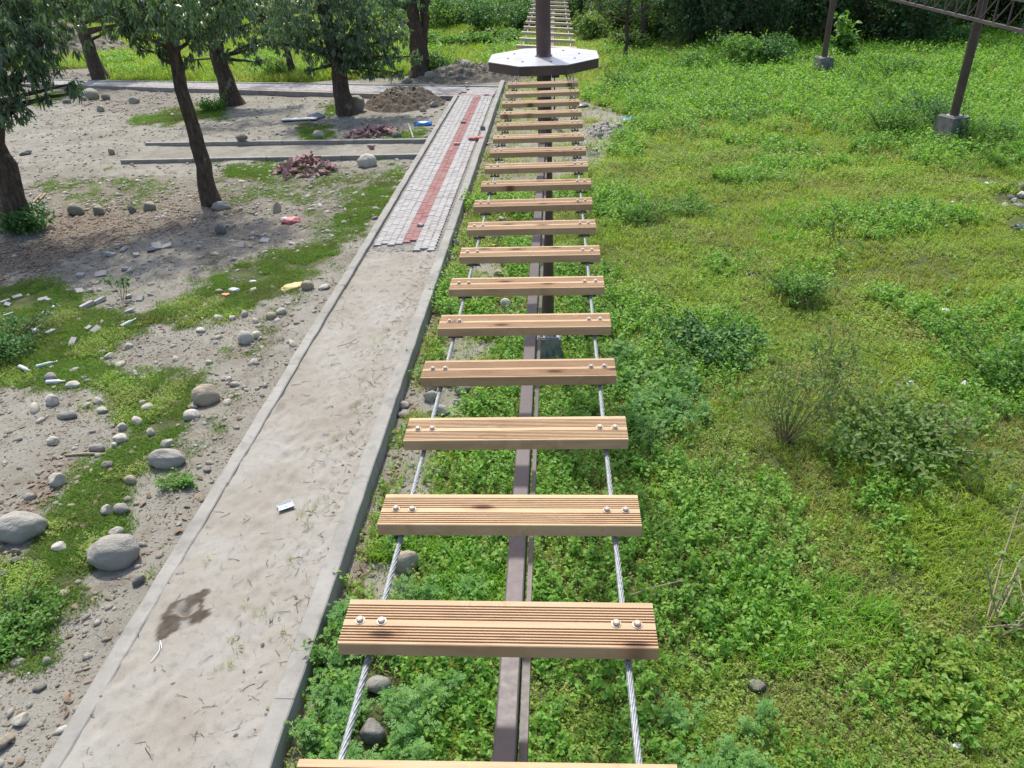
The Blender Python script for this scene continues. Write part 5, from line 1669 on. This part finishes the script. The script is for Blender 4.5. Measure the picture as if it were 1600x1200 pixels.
R_('smooth grey cobble among dry leaves on the grey sand', 45, 783, 17, .7, 'greyrock', .5, .15)
R_('light grey angular stone beside a dry branch at the turf corner', 150, 708, 28, .5, 'greyrock', .1, .5)
R_('long dark driftwood-coloured slab stone on the grey sand', 103, 655, 42, .28, 'greyrock', .05, .4, elong=.4)
R_('pale rounded cobble at the top of the grey sand', 80, 634, 21, .85, 'whiterock', 0, .2)
R_('white rounded cobble alone on the grey sand', 81, 695, 19, .65, 'whiterock', 0, .2)
R_('pale wedge stone at the corner of the turf by the grey sand', 112, 607, 22, .45, 'whiterock', .2, .4)
R_('grey round stone under the bluish bottle scrap', 78, 597, 20, .7, 'greyrock', 0, .3)
for (px, py, w, a) in ((228, 645, 24, .5), (212, 664, 22, .5), (235, 681, 14, .9), (185, 693, 28, .5), (178, 700, 14, .6), (260, 699, 20, .6), (152, 632, 20, .5), (135, 638, 14, .6), (158, 646, 18, .5), (222, 633, 12, .6), (190, 673, 15, .9)):
    R_('pale cobble on the turf and sand between the tan boulder and the grey sand', px, py, w, a, 'whiterock', px * .1, .35, 'pale cobbles around the turf strip')
R_('dark grey cobble in the turf strip', 166, 732, 21, .5, 'darkrock', 0, .2)
R_('dark grey oval stone half leaning on the left kerb', 217, 914, 23, .6, 'darkrock', .8, .1, elong=.5)
R_('pale squarish stone in the lower turf strip', 91, 862, 25, .5, 'whiterock', .1, .5)
R_('dark bluish stone in the lower turf strip', 24, 868, 14, .8, 'darkrock')
R_('larger dark bluish stone at the photo edge in the turf', 22, 882, 20, .5, 'darkrock', .2)
R_('dark stone cut by the photo edge under the long grey boulder', 2, 905, 20, .7, 'darkrock', .2)
R_('pale flat rock near the bottom corner of the photo', 30, 1135, 30, .5, 'whiterock', .8, .45)
R_('tan rock cut by the photo edge in the bottom corner', 2, 1172, 34, .6, 'tanrock', .9, .45)
R_('small grey stone in bare earth beside the leafy weed mass', 72, 1038, 15, .7, 'greyrock')
R_('pinkish half-buried stone beside the leafy weed mass', 98, 932, 20, .4, 'tanrock', .2)
R_('brown oval stone beside the left kerb below the yellow sack', 423, 499, 17, .65, 'tanrock', .1, .1)
R_('pale oval stone beside the brown oval one', 439, 492, 16, .65, 'whiterock', .3, .1)
R_('pinkish round stone right of the yellow sack', 480, 453, 20, .75, 'tanrock', 0, .15)
R_('long flat white stone close to the left kerb', 506, 453, 22, .3, 'whiterock', .05, .3)
R_('white egg-shaped stone on the turf above the pale gravel patch', 382, 495, 11, .9, 'whiterock', .9, .1)
for (px, py, w, a) in ((340, 502, 18, .5), (312, 520, 16, .45), (362, 500, 14, .5), (398, 505, 12, .6), (325, 570, 12, .6), (350, 595, 12, .5), (200, 545, 14, .6), (170, 560, 16, .5), (290, 500, 12, .5)):
    R_('pale pebble at the rim of the pale gravel patch', px, py, w, a, 'whiterock', px * .1, .35, 'pebbles round the gravel patch')
R_('grey boulder leftmost in the row near the slim mango tree', 117, 337, 27, .7, 'mossrock', 0, .3)
R_('cracked grey boulder in the row left of the slim mango tree', 153, 336, 22, .8, 'mossrock', 0, .4)
R_('dark stump-like stone in the row left of the slim mango tree', 206, 334, 13, 1.0, 'darkrock', 0, .3)
R_('flat-topped grey boulder rightmost in the row left of the slim mango tree', 233, 331, 26, .65, 'mossrock', 0, .4)
R_('long grey stone at the foot of the slim mango tree', 345, 329, 30, .45, 'greyrock', .2, .2, elong=.5)
R_('black round stone on the sand in front of the slim mango tree', 344, 366, 18, .85, 'darkrock', 0, .1)
R_('large pale cream boulder in the turf below the side strip', 573, 262, 31, .65, 'whiterock', -.1, .12, name='boulder', cat_='boulder', big=True)
R_('upright brownish stone left of the red wrapper', 432, 333, 16, 1.1, 'tanrock', .2, .5)
R_('upright mossy boulder at the foot of the drooping mango tree', 556, 176, 28, .95, 'mossrock', 0, .35, name='boulder', cat_='boulder', big=True, sink=.15)
R_('dark cobble on the far kerb of the side strip', 377, 222, 19, .55, 'darkrock', 0, .2, z=.17, sink=0)
R_('grey cobble at the left end of the farther brick heap', 497, 216, 19, .6, 'greyrock', 0, .2)
R_('dark cobble at the right end of the farther brick heap', 620, 216, 15, .7, 'darkrock', 0, .2)
R_('large boulder on the gravel behind the flat grey stone', 138, 157, 31, .55, 'mossrock', 0, .3)
R_('dark boulder right of the large one on the gravel', 165, 157, 14, .8, 'darkrock', 0, .3)
R_('dark rounded stone in the gravel left of the large boulder', 103, 162, 14, .5, 'darkrock', 0, .3)
R_('squarish boulder in the gravel below the large one', 157, 175, 15, .8, 'mossrock', 0, .4)
R_('pale boulder in the gravel right of the large one', 208, 163, 19, .55, 'greyrock', 0, .4)
R_('small mossy stone at the end of the side strip', 174, 242, 13, 1.0, 'mossrock', 0, .4)
R_('flat dark-edged slab on the open sand', 38, 243, 22, .35, 'greyrock', 0, .5)
R_('mossy green stone on the turf by the drooping leaves', 53, 163, 13, .7, 'mossrock', 0, .2)
R_('mossy boulder behind the cross path left of the fork-trunked tree', 637, 131, 15, .6, 'mossrock', 0, .3)
R_('rounded mossy boulder behind the cross path right of the fork-trunked tree', 672, 128, 20, .8, 'mossrock', 0, .3)
R_('large grey boulder on the rubble bank behind the path corner', 722, 114, 30, .7, 'greyrock', 0, .3)
R_('small rock at the right foot of the dark earth heap', 678, 168, 16, .7, 'greyrock', 0, .5)
R_('flat rock at the foot of the dark earth heap', 668, 163, 22, .5, 'greyrock', 0, .5)
R_('tan round stone in front of the dark earth heap', 661, 175, 11, .7, 'tanrock', 0, .2)
R_('dark grey block resting on the right kerb behind the pink cloth', 754, 204, 10, .6, 'darkrock', 0, .4, z=KT, sink=0)
R_('large pale tan rock under the left cable between the first two planks', 634, 897, 44, .85, 'tanrock', .3, .35)
R_('flat grey-tan rock in weeds below the first plank', 590, 1086, 42, .6, 'greyrock', .2, .35)
R_('blocky dark grey rock in feathery weeds below the first plank', 582, 1165, 46, 1.0, 'darkrock', .2, .4, elong=.8)
R_('small pale oblong stone right of the flat grey-tan rock', 634, 1090, 15, .6, 'whiterock', .4, .3)
for (px, py, w, a, m_) in ((672, 628, 24, .8, 'whiterock'), (690, 650, 30, .5, 'greyrock'), (672, 612, 22, .6, 'greyrock'), (722, 618, 26, .7, 'mossrock'), (713, 635, 12, 1.1, 'whiterock'), (628, 638, 24, .35, 'greyrock'), (630, 652, 22, .35, 'greyrock')):
    R_('weathered stone on the bare earth below the left cable, between third and fourth plank', px, py, w, a, m_, px * .3, .4, 'stones below the left cable')
R_('white crumpled-looking stone in the weeds below the third plank', 684, 742, 13, .9, 'whiterock', 0, .5)
R_('upright pale wedge stone beside the steel beam below the sixth plank', 790, 484, 18, 1.1, 'whiterock', 0, .5)
R_('oval pale stone below the seventh plank', 779, 432, 17, .6, 'tanrock', 0, .2)
R_('grey stone beside the steel beam below the eighth plank', 776, 376, 18, .6, 'greyrock', 0, .25)
R_('white cube-like stone beside the right kerb at the end of the paving', 711, 384, 12, .9, 'whiterock', 0, .5)
R_('pale flat stone in the litter below the planks near the mast', 786, 345, 14, .5, 'whiterock', 0, .4)
R_('grey stone in the grass near the bottom of the field', 1184, 1080, 30, .45, 'darkrock', .4, .3)
R_('smooth pale boulder in the shade beside the far pole', 1328, 53, 13, .8, 'mossrock', 0, .2)
for (px, py, w, m_) in ((1398, 50, 16, 'greyrock'), (1412, 45, 14, 'greyrock'), (1427, 48, 14, 'greyrock'), (1392, 55, 15, 'mossrock')):
    R_('grey boulder in the shaded cluster between the poles', px, py, w, .7, m_, 0, .3, 'boulders between the poles')
for (px, py, w, a, m_) in ((1572, 324, 16, .35, 'whiterock'), (1585, 318, 14, .7, 'greyrock'), (1597, 310, 18, .6, 'whiterock'), (1592, 326, 16, .5, 'greyrock'), (1598, 298, 16, .7, 'darkrock'), (1580, 312, 12, .6, 'darkrock')):
    R_('stone in the grey rubble heap at the photo edge', px, py, w, a, m_, px, .4, 'stones of the grey rubble heap')


def mound(name, label, px, py, rx, ry, h, cols, seed, sc=1.0):
    r = np.random.default_rng(seed); x, y, z = gpt(px, py); cols = [[q * (1.35 if name == 'sand_heap' else 1.05) for q in c_] for c_ in cols]
    n = 96; u = np.linspace(-1, 1, n); X, Y = np.meshgrid(u, u); X = X.ravel(); Y = Y.ravel()
    d = np.sqrt(X ** 2 + Y ** 2); f = np.clip(1 - d, 0, 1) ** .8
    lump = .55 + .9 * fbm(X * 2.2 + seed, Y * 2.2, seed)
    Z = h * f * lump + ((fbm(X * 7, Y * 7, seed + 3) - .5) * .34 * h ** .5 * .9 + (fbm(X * 19, Y * 19, seed + 4) - .5) * .14) * np.minimum(1, f * 4) - .05
    i = (np.arange(n - 1)[None, :] + (np.arange(n - 1) * n)[:, None]).ravel()
    Q = np.stack([i, i + 1, i + 1 + n, i + n], -1)
    m, nt, out = new_mat(name + '_soil'); g = NT(nt); p = g.pos()
    a = g.noise(p, 3, 5, .65); b = g.noise(p, 22, 4, .7)
    c = g.mix(g.sm(a, .35, .65), cols[0], cols[1]); c = g.mix(g.math('MULTIPLY', g.sm(b, .55, .7), .6), c, cols[2])
    nt.links.new(g.bsdf(c, .95, .1, 0, g.bump(b, 1.0, .09)), out.inputs[0])
    t = thing(name, label, 'mound', (x, y, z))
    link('heap', mesh_np('heap', np.stack([X * rx, Y * ry, Z], -1), None, Q, [m], True), t)
    # loose stones lying in it
    mb = MB()
    k_ = 320; Vs = []
    pos = np.stack([r.normal(0, .45, k_) * rx, r.normal(0, .45, k_) * ry], -1)
    zz = [float(Z[int(np.argmin((X * rx - q[0]) ** 2 + (Y * ry - q[1]) ** 2))]) for q in pos]
    V, T = realise(pebble_tpl(seed), np.column_stack([pos, zz]), rotm(r.uniform(0, 3, k_), 0, r.uniform(0, 6, k_)), (.03 + .2 * r.random(k_) ** 4) * sc)
    so = link('loose_stones', mesh_np('loose_stones', V, T, None, [M['pebble']]), t); tag(so, kind='stuff')


mound('earth_heap', 'heap of dark gravelly earth between the drooping tree and the paved path', 632, 163, 1.75, 1.5, .85, ((.12, .098, .075), (.17, .14, .11), (.27, .24, .2)), 3)
mound('sand_heap', 'low grey gravel heap in weeds right of the bridge mast', 948, 208, .95, 1.0, .36, ((.27, .25, .22), (.34, .32, .29), (.45, .43, .39)), 5)
mound('rubble_bank', 'bank of earth and rubble behind the path corner left of the deck', 735, 122, 2.9, 1.5, .75, ((.15, .13, .10), (.22, .20, .16), (.34, .32, .28)), 6, 1.5)
mound('earth_bank', 'eroded earth bank with rocks behind the trees at the far corner', 100, 85, 5.0, 3.0, 2.2, ((.20, .165, .125), (.28, .24, .19), (.40, .37, .31)), 8, 3.0)
mound('rubble_bank', 'grey rubble spread left of the leaning pale tree', 60, 128, 3.4, 1.8, .6, ((.22, .20, .165), (.30, .28, .24), (.45, .42, .38)), 9, 1.8)


# ------------------------------------------------------------------ bricks and loose pavers
def block_mesh(name, w, l, h, mat, seed, zig=True):
    mb = MB()
    if zig:
        k_ = w / PC; mb.prism([(x * k_, y * l / PR) for x, y in paver_poly()], 0, h, .006, .005)
    else:
        mb.prism([(-w / 2, -l / 2), (w / 2, -l / 2), (w / 2, l / 2), (-w / 2, l / 2)], 0, h, .005, .004)
    return mb.mesh(name, M[mat])


bk = [block_mesh('brick', .13, .21, .065, 'brick', 1), block_mesh('brick', .12, .17, .06, 'brick', 2), block_mesh('brick', .11, .20, .06, 'brick', 3, False)]
gk = [block_mesh('paver_block', .12, .20, .055, 'paver_grey', 4, False), block_mesh('paver_block', .12, .12, .055, 'paver_grey', 5, False)]


def brick_heap(label, group, px, py, rx, ry, h, n, seed, stackside=True):
    r = random.Random(seed); cx, cy, cz = gpt(px, py); placed = []
    for k_ in range(n):
        a = r.uniform(0, 6.28); d = r.random() ** .6
        x = cx + rx * d * cos(a); y = cy + ry * d * sin(a)
        z = cz + max(0, h * (1 - d ** 1.1)) * r.uniform(.45, 1.0)
        o = link('brick', r.choice(bk), None, (x, y, z + .01), (r.gauss(0, .55), r.gauss(0, .55), r.uniform(0, 6.28)))
        tag(o, label, 'brick', group)


brick_heap('pink-red brick in the nearer heap below the side strip', 'bricks of the nearer heap', 478, 268, .92, .70, .62, 92, 3)
brick_heap('pink-red brick in the farther low heap beyond the side strip', 'bricks of the farther heap', 585, 211, 1.05, .55, .34, 70, 4)
# row of bricks standing on edge at the left flank of the near heap
cx, cy, cz = gpt(447, 279)
for k_ in range(6):
    o = link('brick', bk[2], None, (cx + .02 * k_, cy + .10 * k_ - .1, cz + .13 + .055 * k_), (1.0, .05, .55))
    tag(o, 'pink-red brick in the tilted row at the flank of the nearer heap', 'brick', 'tilted row of bricks')
x, y, z = gpt(573, 247)
for k_ in range(2):
    tag(link('brick', bk[0], None, (x + .12, y + .28, z + .2 + .07 * k_), (.05, .1, .4 + k_)), ('lower' if k_ == 0 else 'upper') + ' red brick of the pair behind the cream boulder', 'brick')
for (px, py, l) in ((724, 192, 'single red block lying on the red stripe of the paving, farther one'), (714, 226, 'flat dark red block lying on the red stripe, nearer one')):
    a = gp(px, py, KT - .03); tag(link('paver_block', bk[1], None, (a[0], a[1], a[2]), (0, 0, 1.4)), l, 'brick')
for (px, py, zz, rz, l) in ((731, 140, 0, .2, 'lower grey block of the small stack at the path corner'), (729, 135, .065, .9, 'middle grey block of the small stack at the path corner'), (729, 131, .13, .1, 'upright top block of the small stack at the path corner'),
                            (717, 146, 0, .5, 'loose grey block left of the small stack'), (725, 145, 0, 1.2, 'loose grey block just below the small stack'), (760, 149, 0, 1.5, 'loose grey block by the right kerb at the path corner')):
    a = gp(px, py, KT - .025 + zz); tag(link('paver_block', gk[0], None, (a[0], a[1], a[2]), (0, 0, rz)), l, 'block')
for (px, py, rz) in ((672, 262, .4), (655, 352, 1.5)): pass
a = gp(657, 353, KT - .03); tag(link('paver_block', gk[1], None, (a[0], a[1], a[2]), (.12, 0, 1.3)), 'white block lying loose on the end of the red stripe', 'block')
r = random.Random(77)
for (px, py, w) in ((186, 385, 1.3), (194, 391, 1.2), (172, 399, 1.4), (245, 388, 2.0), (236, 392, 1.5), (213, 400, 1.2), (126, 432, 1.4), (160, 430, 1.5), (197, 422, 1.1), (205, 424, 1.2), (124, 457, 1.4), (156, 472, 1.4), (137, 479, 1.5), (220, 468, 1.2), (202, 464, 1.0), (377, 385, 1.5), (415, 378, 1.4), (455, 383, 1.3), (262, 386, 1.3)):
    a = gpt(px, py); tag(link('paver_block', r.choice(gk), None, (a[0], a[1], a[2] + .0), (r.gauss(0, .2), r.gauss(0, .2), r.uniform(0, 3)), w * .85), 'broken pale paver block on the sandy patch left of the kerb', 'block', 'broken blocks on the sandy patch')
for (px, py) in ((10, 473), (12, 478), (28, 466), (68, 470), (75, 471), (15, 494), (80, 521), (150, 517), (140, 515), (205, 488), (55, 517), (115, 536)):
    a = gpt(px, py); tag(link('paver_block', r.choice(gk), None, (a[0], a[1], a[2] + .01), (r.gauss(0, .3), r.gauss(0, .3), r.uniform(0, 3)), .85), 'broken pale block lying in the upper turf patch', 'block', 'broken blocks in the turf')


# ------------------------------------------------------------------ litter one can point to
def crumple(name, label, cat_, px, py, wpx, mat, flat=.35, elong=.6, rz=0.0, z=None, seed=1, rough=.6, part=None):
    x, y, zz = gpt(px, py) if z is None else gp(px, py, z)
    w = wpx / (F_PX / float(np.array([x, y, zz - CAM_Z]) @ FW)) * .5
    V, T = ICO3; V = V.copy(); r = np.random.default_rng(seed)
    a = fbm(V[:, 0] * 2.5 + seed, V[:, 1] * 2.5 + V[:, 2] * 2, seed, 4) - .5
    b = np.abs(fbm(V[:, 0] * 6 - seed, V[:, 1] * 6 + V[:, 2] * 5, seed + 7, 3) - .5)
    V *= (1 + rough * 1.3 * a - rough * 1.1 * b + .1)[:, None]
    V = V * [w, w * elong, w * flat]; V[:, 2] = np.maximum(V[:, 2], -w * flat * .3) + w * flat * .3
    o = link(name, mesh_np(name, V, T, None, [M[mat]], False), None, (x, y, zz), (0, 0, rz))
    return tag(o, label, cat_)


crumple('blue_tarp', 'crumpled blue plastic sheet on the turf left of the paved path', 'tarp', 661, 195, 30, 'bluetarp', .3, .5, .0, seed=3)
crumple('blue_tarp', 'crumpled blue plastic sheet on the gravel heap right of the bridge', 'tarp', 984, 189, 32, 'bluetarp', .28, .6, .5, seed=4)
crumple('black_bag', 'black plastic bag in the grass beside the bridge near the mast', 'bag', 908, 167, 24, 'darkplastic', .25, .5, 0, seed=5)
crumple('dark_bag', 'dark blue bag at the photo edge in the field', 'bag', 1598, 358, 34, 'darkplastic', .4, .6, 0, seed=6)
crumple('pink_cloth', 'faded pink cloth draped over the right kerb of the paving', 'cloth', 744, 217, 24, 'pinkcloth', .25, .6, .3, z=KT - .02, seed=7)
crumple('yellow_sack', 'torn yellow paper sack on the turf edge beside the left kerb', 'sack', 458, 449, 40, 'yellow', .2, .55, .55, seed=8)
crumple('red_wrapper', 'crumpled red and white wrapper on the sandy ground', 'wrapper', 456, 348, 30, 'redplastic', .4, .6, .3, seed=9)
crumple('white_scrap', 'crumpled white plastic lying against the red wrapper', 'plastic scrap', 446, 344, 18, 'whiteplastic', .4, .6, .3, seed=19)
crumple('orange_wrapper', 'small orange wrapper in the turf beside a white scrap', 'wrapper', 353, 461, 13, 'orange', .3, .6, 0, seed=10)
crumple('white_scrap', 'white crumpled scrap in the turf beside the orange wrapper', 'plastic scrap', 366, 455, 17, 'whiteplastic', .5, .6, 0, seed=11)
crumple('white_scrap', 'white scrap on the turf between orange wrapper and yellow sack', 'plastic scrap', 395, 441, 13, 'whiteplastic', .4, .6, 0, seed=12)
crumple('white_scrap', 'round white scrap alone in the upper turf patch', 'plastic scrap', 72, 491, 12, 'whiteplastic', .6, .8, 0, seed=13)
crumple('white_scrap', 'smaller greyish scrap right of the round white one', 'plastic scrap', 83, 481, 9, 'whiteplastic', .6, .8, 0, seed=14)
crumple('grey_scrap', 'bluish plastic scrap at the dark weed bush', 'plastic scrap', 55, 520, 18, 'whiteplastic', .5, .6, 0, seed=15)
crumple('white_scrap', 'left of two white plastic scraps in the middle of the field', 'plastic scrap', 1421, 603, 17, 'whiteplastic', .8, .6, .8, seed=16)
crumple('white_scrap', 'right of two white plastic scraps in the middle of the field', 'plastic scrap', 1505, 606, 19, 'whiteplastic', .9, .6, .9, seed=17)
crumple('white_scrap', 'white plastic scrap in the yellowish grass below the large shrub', 'plastic scrap', 1486, 794, 16, 'whiteplastic', .5, .6, .2, seed=18)
crumple('white_scrap', 'white scrap in the grass above the large leafy shrub', 'plastic scrap', 1476, 486, 22, 'whiteplastic', .25, .5, .2, seed=20)
crumple('white_scrap', 'white scrap near the thin leafless weed', 'plastic scrap', 1355, 366, 13, 'whiteplastic', .3, .5, .2, seed=21)
crumple('white_scrap', 'clear plastic scrap near the bottom of the field', 'plastic scrap', 1496, 1166, 18, 'whiteplastic', .4, .6, .2, seed=22)
crumple('blue_scrap', 'dark blue scrap in the grass above the dark leafy patch', 'plastic scrap', 1175, 428, 22, 'darkplastic', .2, .4, .2, seed=23)
crumple('white_scrap', 'white scrap beside the blue sheet on the gravel heap', 'plastic scrap', 987, 198, 9, 'whiteplastic', .5, .7, .2, seed=24)
crumple('white_scrap', 'white scrap among stones above the rubble heap, upper one', 'plastic scrap', 1545, 288, 16, 'whiteplastic', .4, .6, .2, seed=25)
crumple('white_scrap', 'small white scrap in the field left of the rubble heap', 'plastic scrap', 1489, 317, 9, 'whiteplastic', .5, .7, .2, seed=26)
crumple('white_scrap', 'small white scrap at the end of the yellow-green patch', 'plastic scrap', 1543, 714, 9, 'whiteplastic', .5, .7, .2, seed=27)
crumple('white_bag', 'grey and white sack lying by the board near the drooping tree', 'bag', 495, 184, 26, 'greyboard', .5, .6, .1, seed=28)
crumple('dead_leaf', 'orange-brown dead leaf beside the yellow-green plant', 'leaf', 1421, 1070, 12, 'orange', .3, .5, 1.2, seed=29)
crumple('yellow_wrapper', 'yellow plastic strip beside the beam below the eighth plank', 'wrapper', 765, 384, 26, 'yellow', .15, .35, .1, seed=30)


def stick(name, label, p, q, rad, mat, cat_='stick', z=None, bend=.0):
    a = Vector(gpt(*p) if z is None else gp(p[0], p[1], z)); b = Vector(gpt(*q) if z is None else gp(q[0], q[1], z))
    m = (a + b) / 2; a = a - m; b = b - m; pv = Vector((-(b - a).y, (b - a).x, 0)) * bend
    mb = MB(); mb.tube([a + Vector((0, 0, rad)), pv + Vector((0, 0, rad * 1.2)), b + Vector((0, 0, rad))], [rad, rad, rad * .8], 7)
    o = mb.build(name, M[mat]); o.location = m; return tag(o, label, cat_)


stick('pale_stick', 'short pale stick standing out in the middle of the field', (1402, 432), (1407, 456), .012, 'bamboo')
stick('pale_batten', 'pale batten lying beside the blue sheet and side strip', (638, 195), (646, 217), .035, 'greyboard', 'batten')
stick('dry_branch', 'dry branch lying at the turf corner by the grey sand', (102, 713), (166, 711), .018, 'drystem', 'branch', None, .04)
stick('white_string', 'piece of white cord on the sand below the wet patch', (251, 1002), (236, 1034), .004, 'whiteplastic', 'string', KT - .01, .14)
stick('white_string', 'short white cord end touching the wet patch', (250, 1001), (253, 1014), .004, 'whiteplastic', 'string', KT - .01, .05)
stick('dry_twig', 'curved dry twig on the sand between the kerbs', (527, 542), (557, 530), .005, 'brownstem', 'twig', KT - .02, -.12)
stick('dry_branch', 'long thin dry branch in the weeds right of the first plank', (985, 930), (1065, 908), .005, 'drystem', 'branch', .22, .03)
stick('timber_offcut', 'first of two timber offcuts by the double-stemmed tree', (52, 318), (66, 305), .03, 'drystem', 'timber')
stick('timber_offcut', 'second of two timber offcuts by the double-stemmed tree', (58, 318), (72, 304), .03, 'drystem', 'timber')


def bottle(label, px, py, rz, mat, L=.24):
    x, y, z = gpt(px, py)
    t = thing('plastic_bottle', label, 'bottle', (x, y, z + .045), rz)
    mb = MB(); mb.lathe([(.028, 0), (.034, .01), (.033, .08), (.030, .09), (.034, .1), (.033, L * .68), (.014, L * .86), (.013, L)], 14)
    b = mb.build('body', M[mat], t); b.rotation_euler = (0, pi / 2, 0)
    mb = MB(); mb.lathe([(.016, L + .001), (.016, L + .018)], 12); c = mb.build('cap', M['whiteplastic'], t); c.rotation_euler = (0, pi / 2, 0)
bottle('bluish plastic bottle lying at the edge of the dark weed bush', 32, 576, -.5, 'whiteplastic', .3)
bottle('pale green plastic bottle lying right of the bluish one', 58, 577, .6, 'greenbottle', .3)
bottle('pale green crushed bottle beside the pale gravel patch', 190, 514, 1.2, 'greenbottle', .32)
bottle('bluish bottle lying across the grey round stone', 74, 601, .1, 'whiteplastic', .28)

# folded white plastic tray on the sand
x, y, z = gp(447, 792, KT - .005)
t = thing('plastic_tray', 'white plastic food tray lying on the sand by the right kerb', 'tray', (x, y, z), .55)
mb = MB()
o1 = [(-.10, -.065), (.10, -.065), (.085, 0), (.10, .065), (-.10, .065), (-.085, 0)]
i1 = [(px * .72, py * .68) for px, py in o1]
n = 6
mb.add([(a, b, .03) for a, b in o1] + [(a, b, .006) for a, b in i1] + [(a * .98, b * .98, .026) for a, b in o1] + [(a, b, .002) for a, b in i1],
       [(k_, (k_ + 1) % n, (k_ + 1) % n + n, k_ + n) for k_ in range(n)] + [tuple(range(n, 2 * n))] + [(k_ + 2 * n + n, (k_ + 1) % n + 3 * n, (k_ + 1) % n + 2 * n, k_ + 2 * n) for k_ in range(n)] + [tuple(range(3 * n, 4 * n))[::-1]] + [(k_ + 2 * n, (k_ + 1) % n + 2 * n, (k_ + 1) % n, k_) for k_ in range(n)])
mb.build('shell', M['whiteplastic'], t)
mb = MB(); mb.tube([(-.04, 0, .007), (0, .0, .012), (.04, 0, .007)], .006, 6); mb.build('rib', M['whiteplastic'], t)

# board leaning on a stone, far left, and a rough bench of poles behind the cross path
x, y, z = gpt(472, 188)
t = thing('white_board', 'white board lying on the sand beside the grey sack', 'board', (x, y, z + .04), .05)
mb = MB(); mb.box(-.75, .6, -.18, .18, 0, .03); mb.build('sheet', M['whiteplastic'], t)
mb = MB(); mb.box(-.75, .6, -.185, -.18, -.002, .034); mb.build('edge_strip', M['greyboard'], t)
x, y, z = gpt(326, 116)
t = thing('pole_bench', 'rough dark bench of poles in the grass behind the cross path', 'bench', (x, y, z), .1)
mb = MB(); mb.tube([(-.8, 0, .75), (.6, 0, .78)], .05, 8); mb.build('seat_pole', M['brownstem'], t)
for sx in (-.5, .35):
    mb = MB(); mb.tube([(sx, -.05, 0), (sx + .12, 0, .74)], .045, 7); mb.build('leg', M['brownstem'], t)
    mb = MB(); mb.tube([(sx + .3, .1, 0), (sx + .1, 0, .72)], .04, 7); mb.build('leg', M['brownstem'], t)
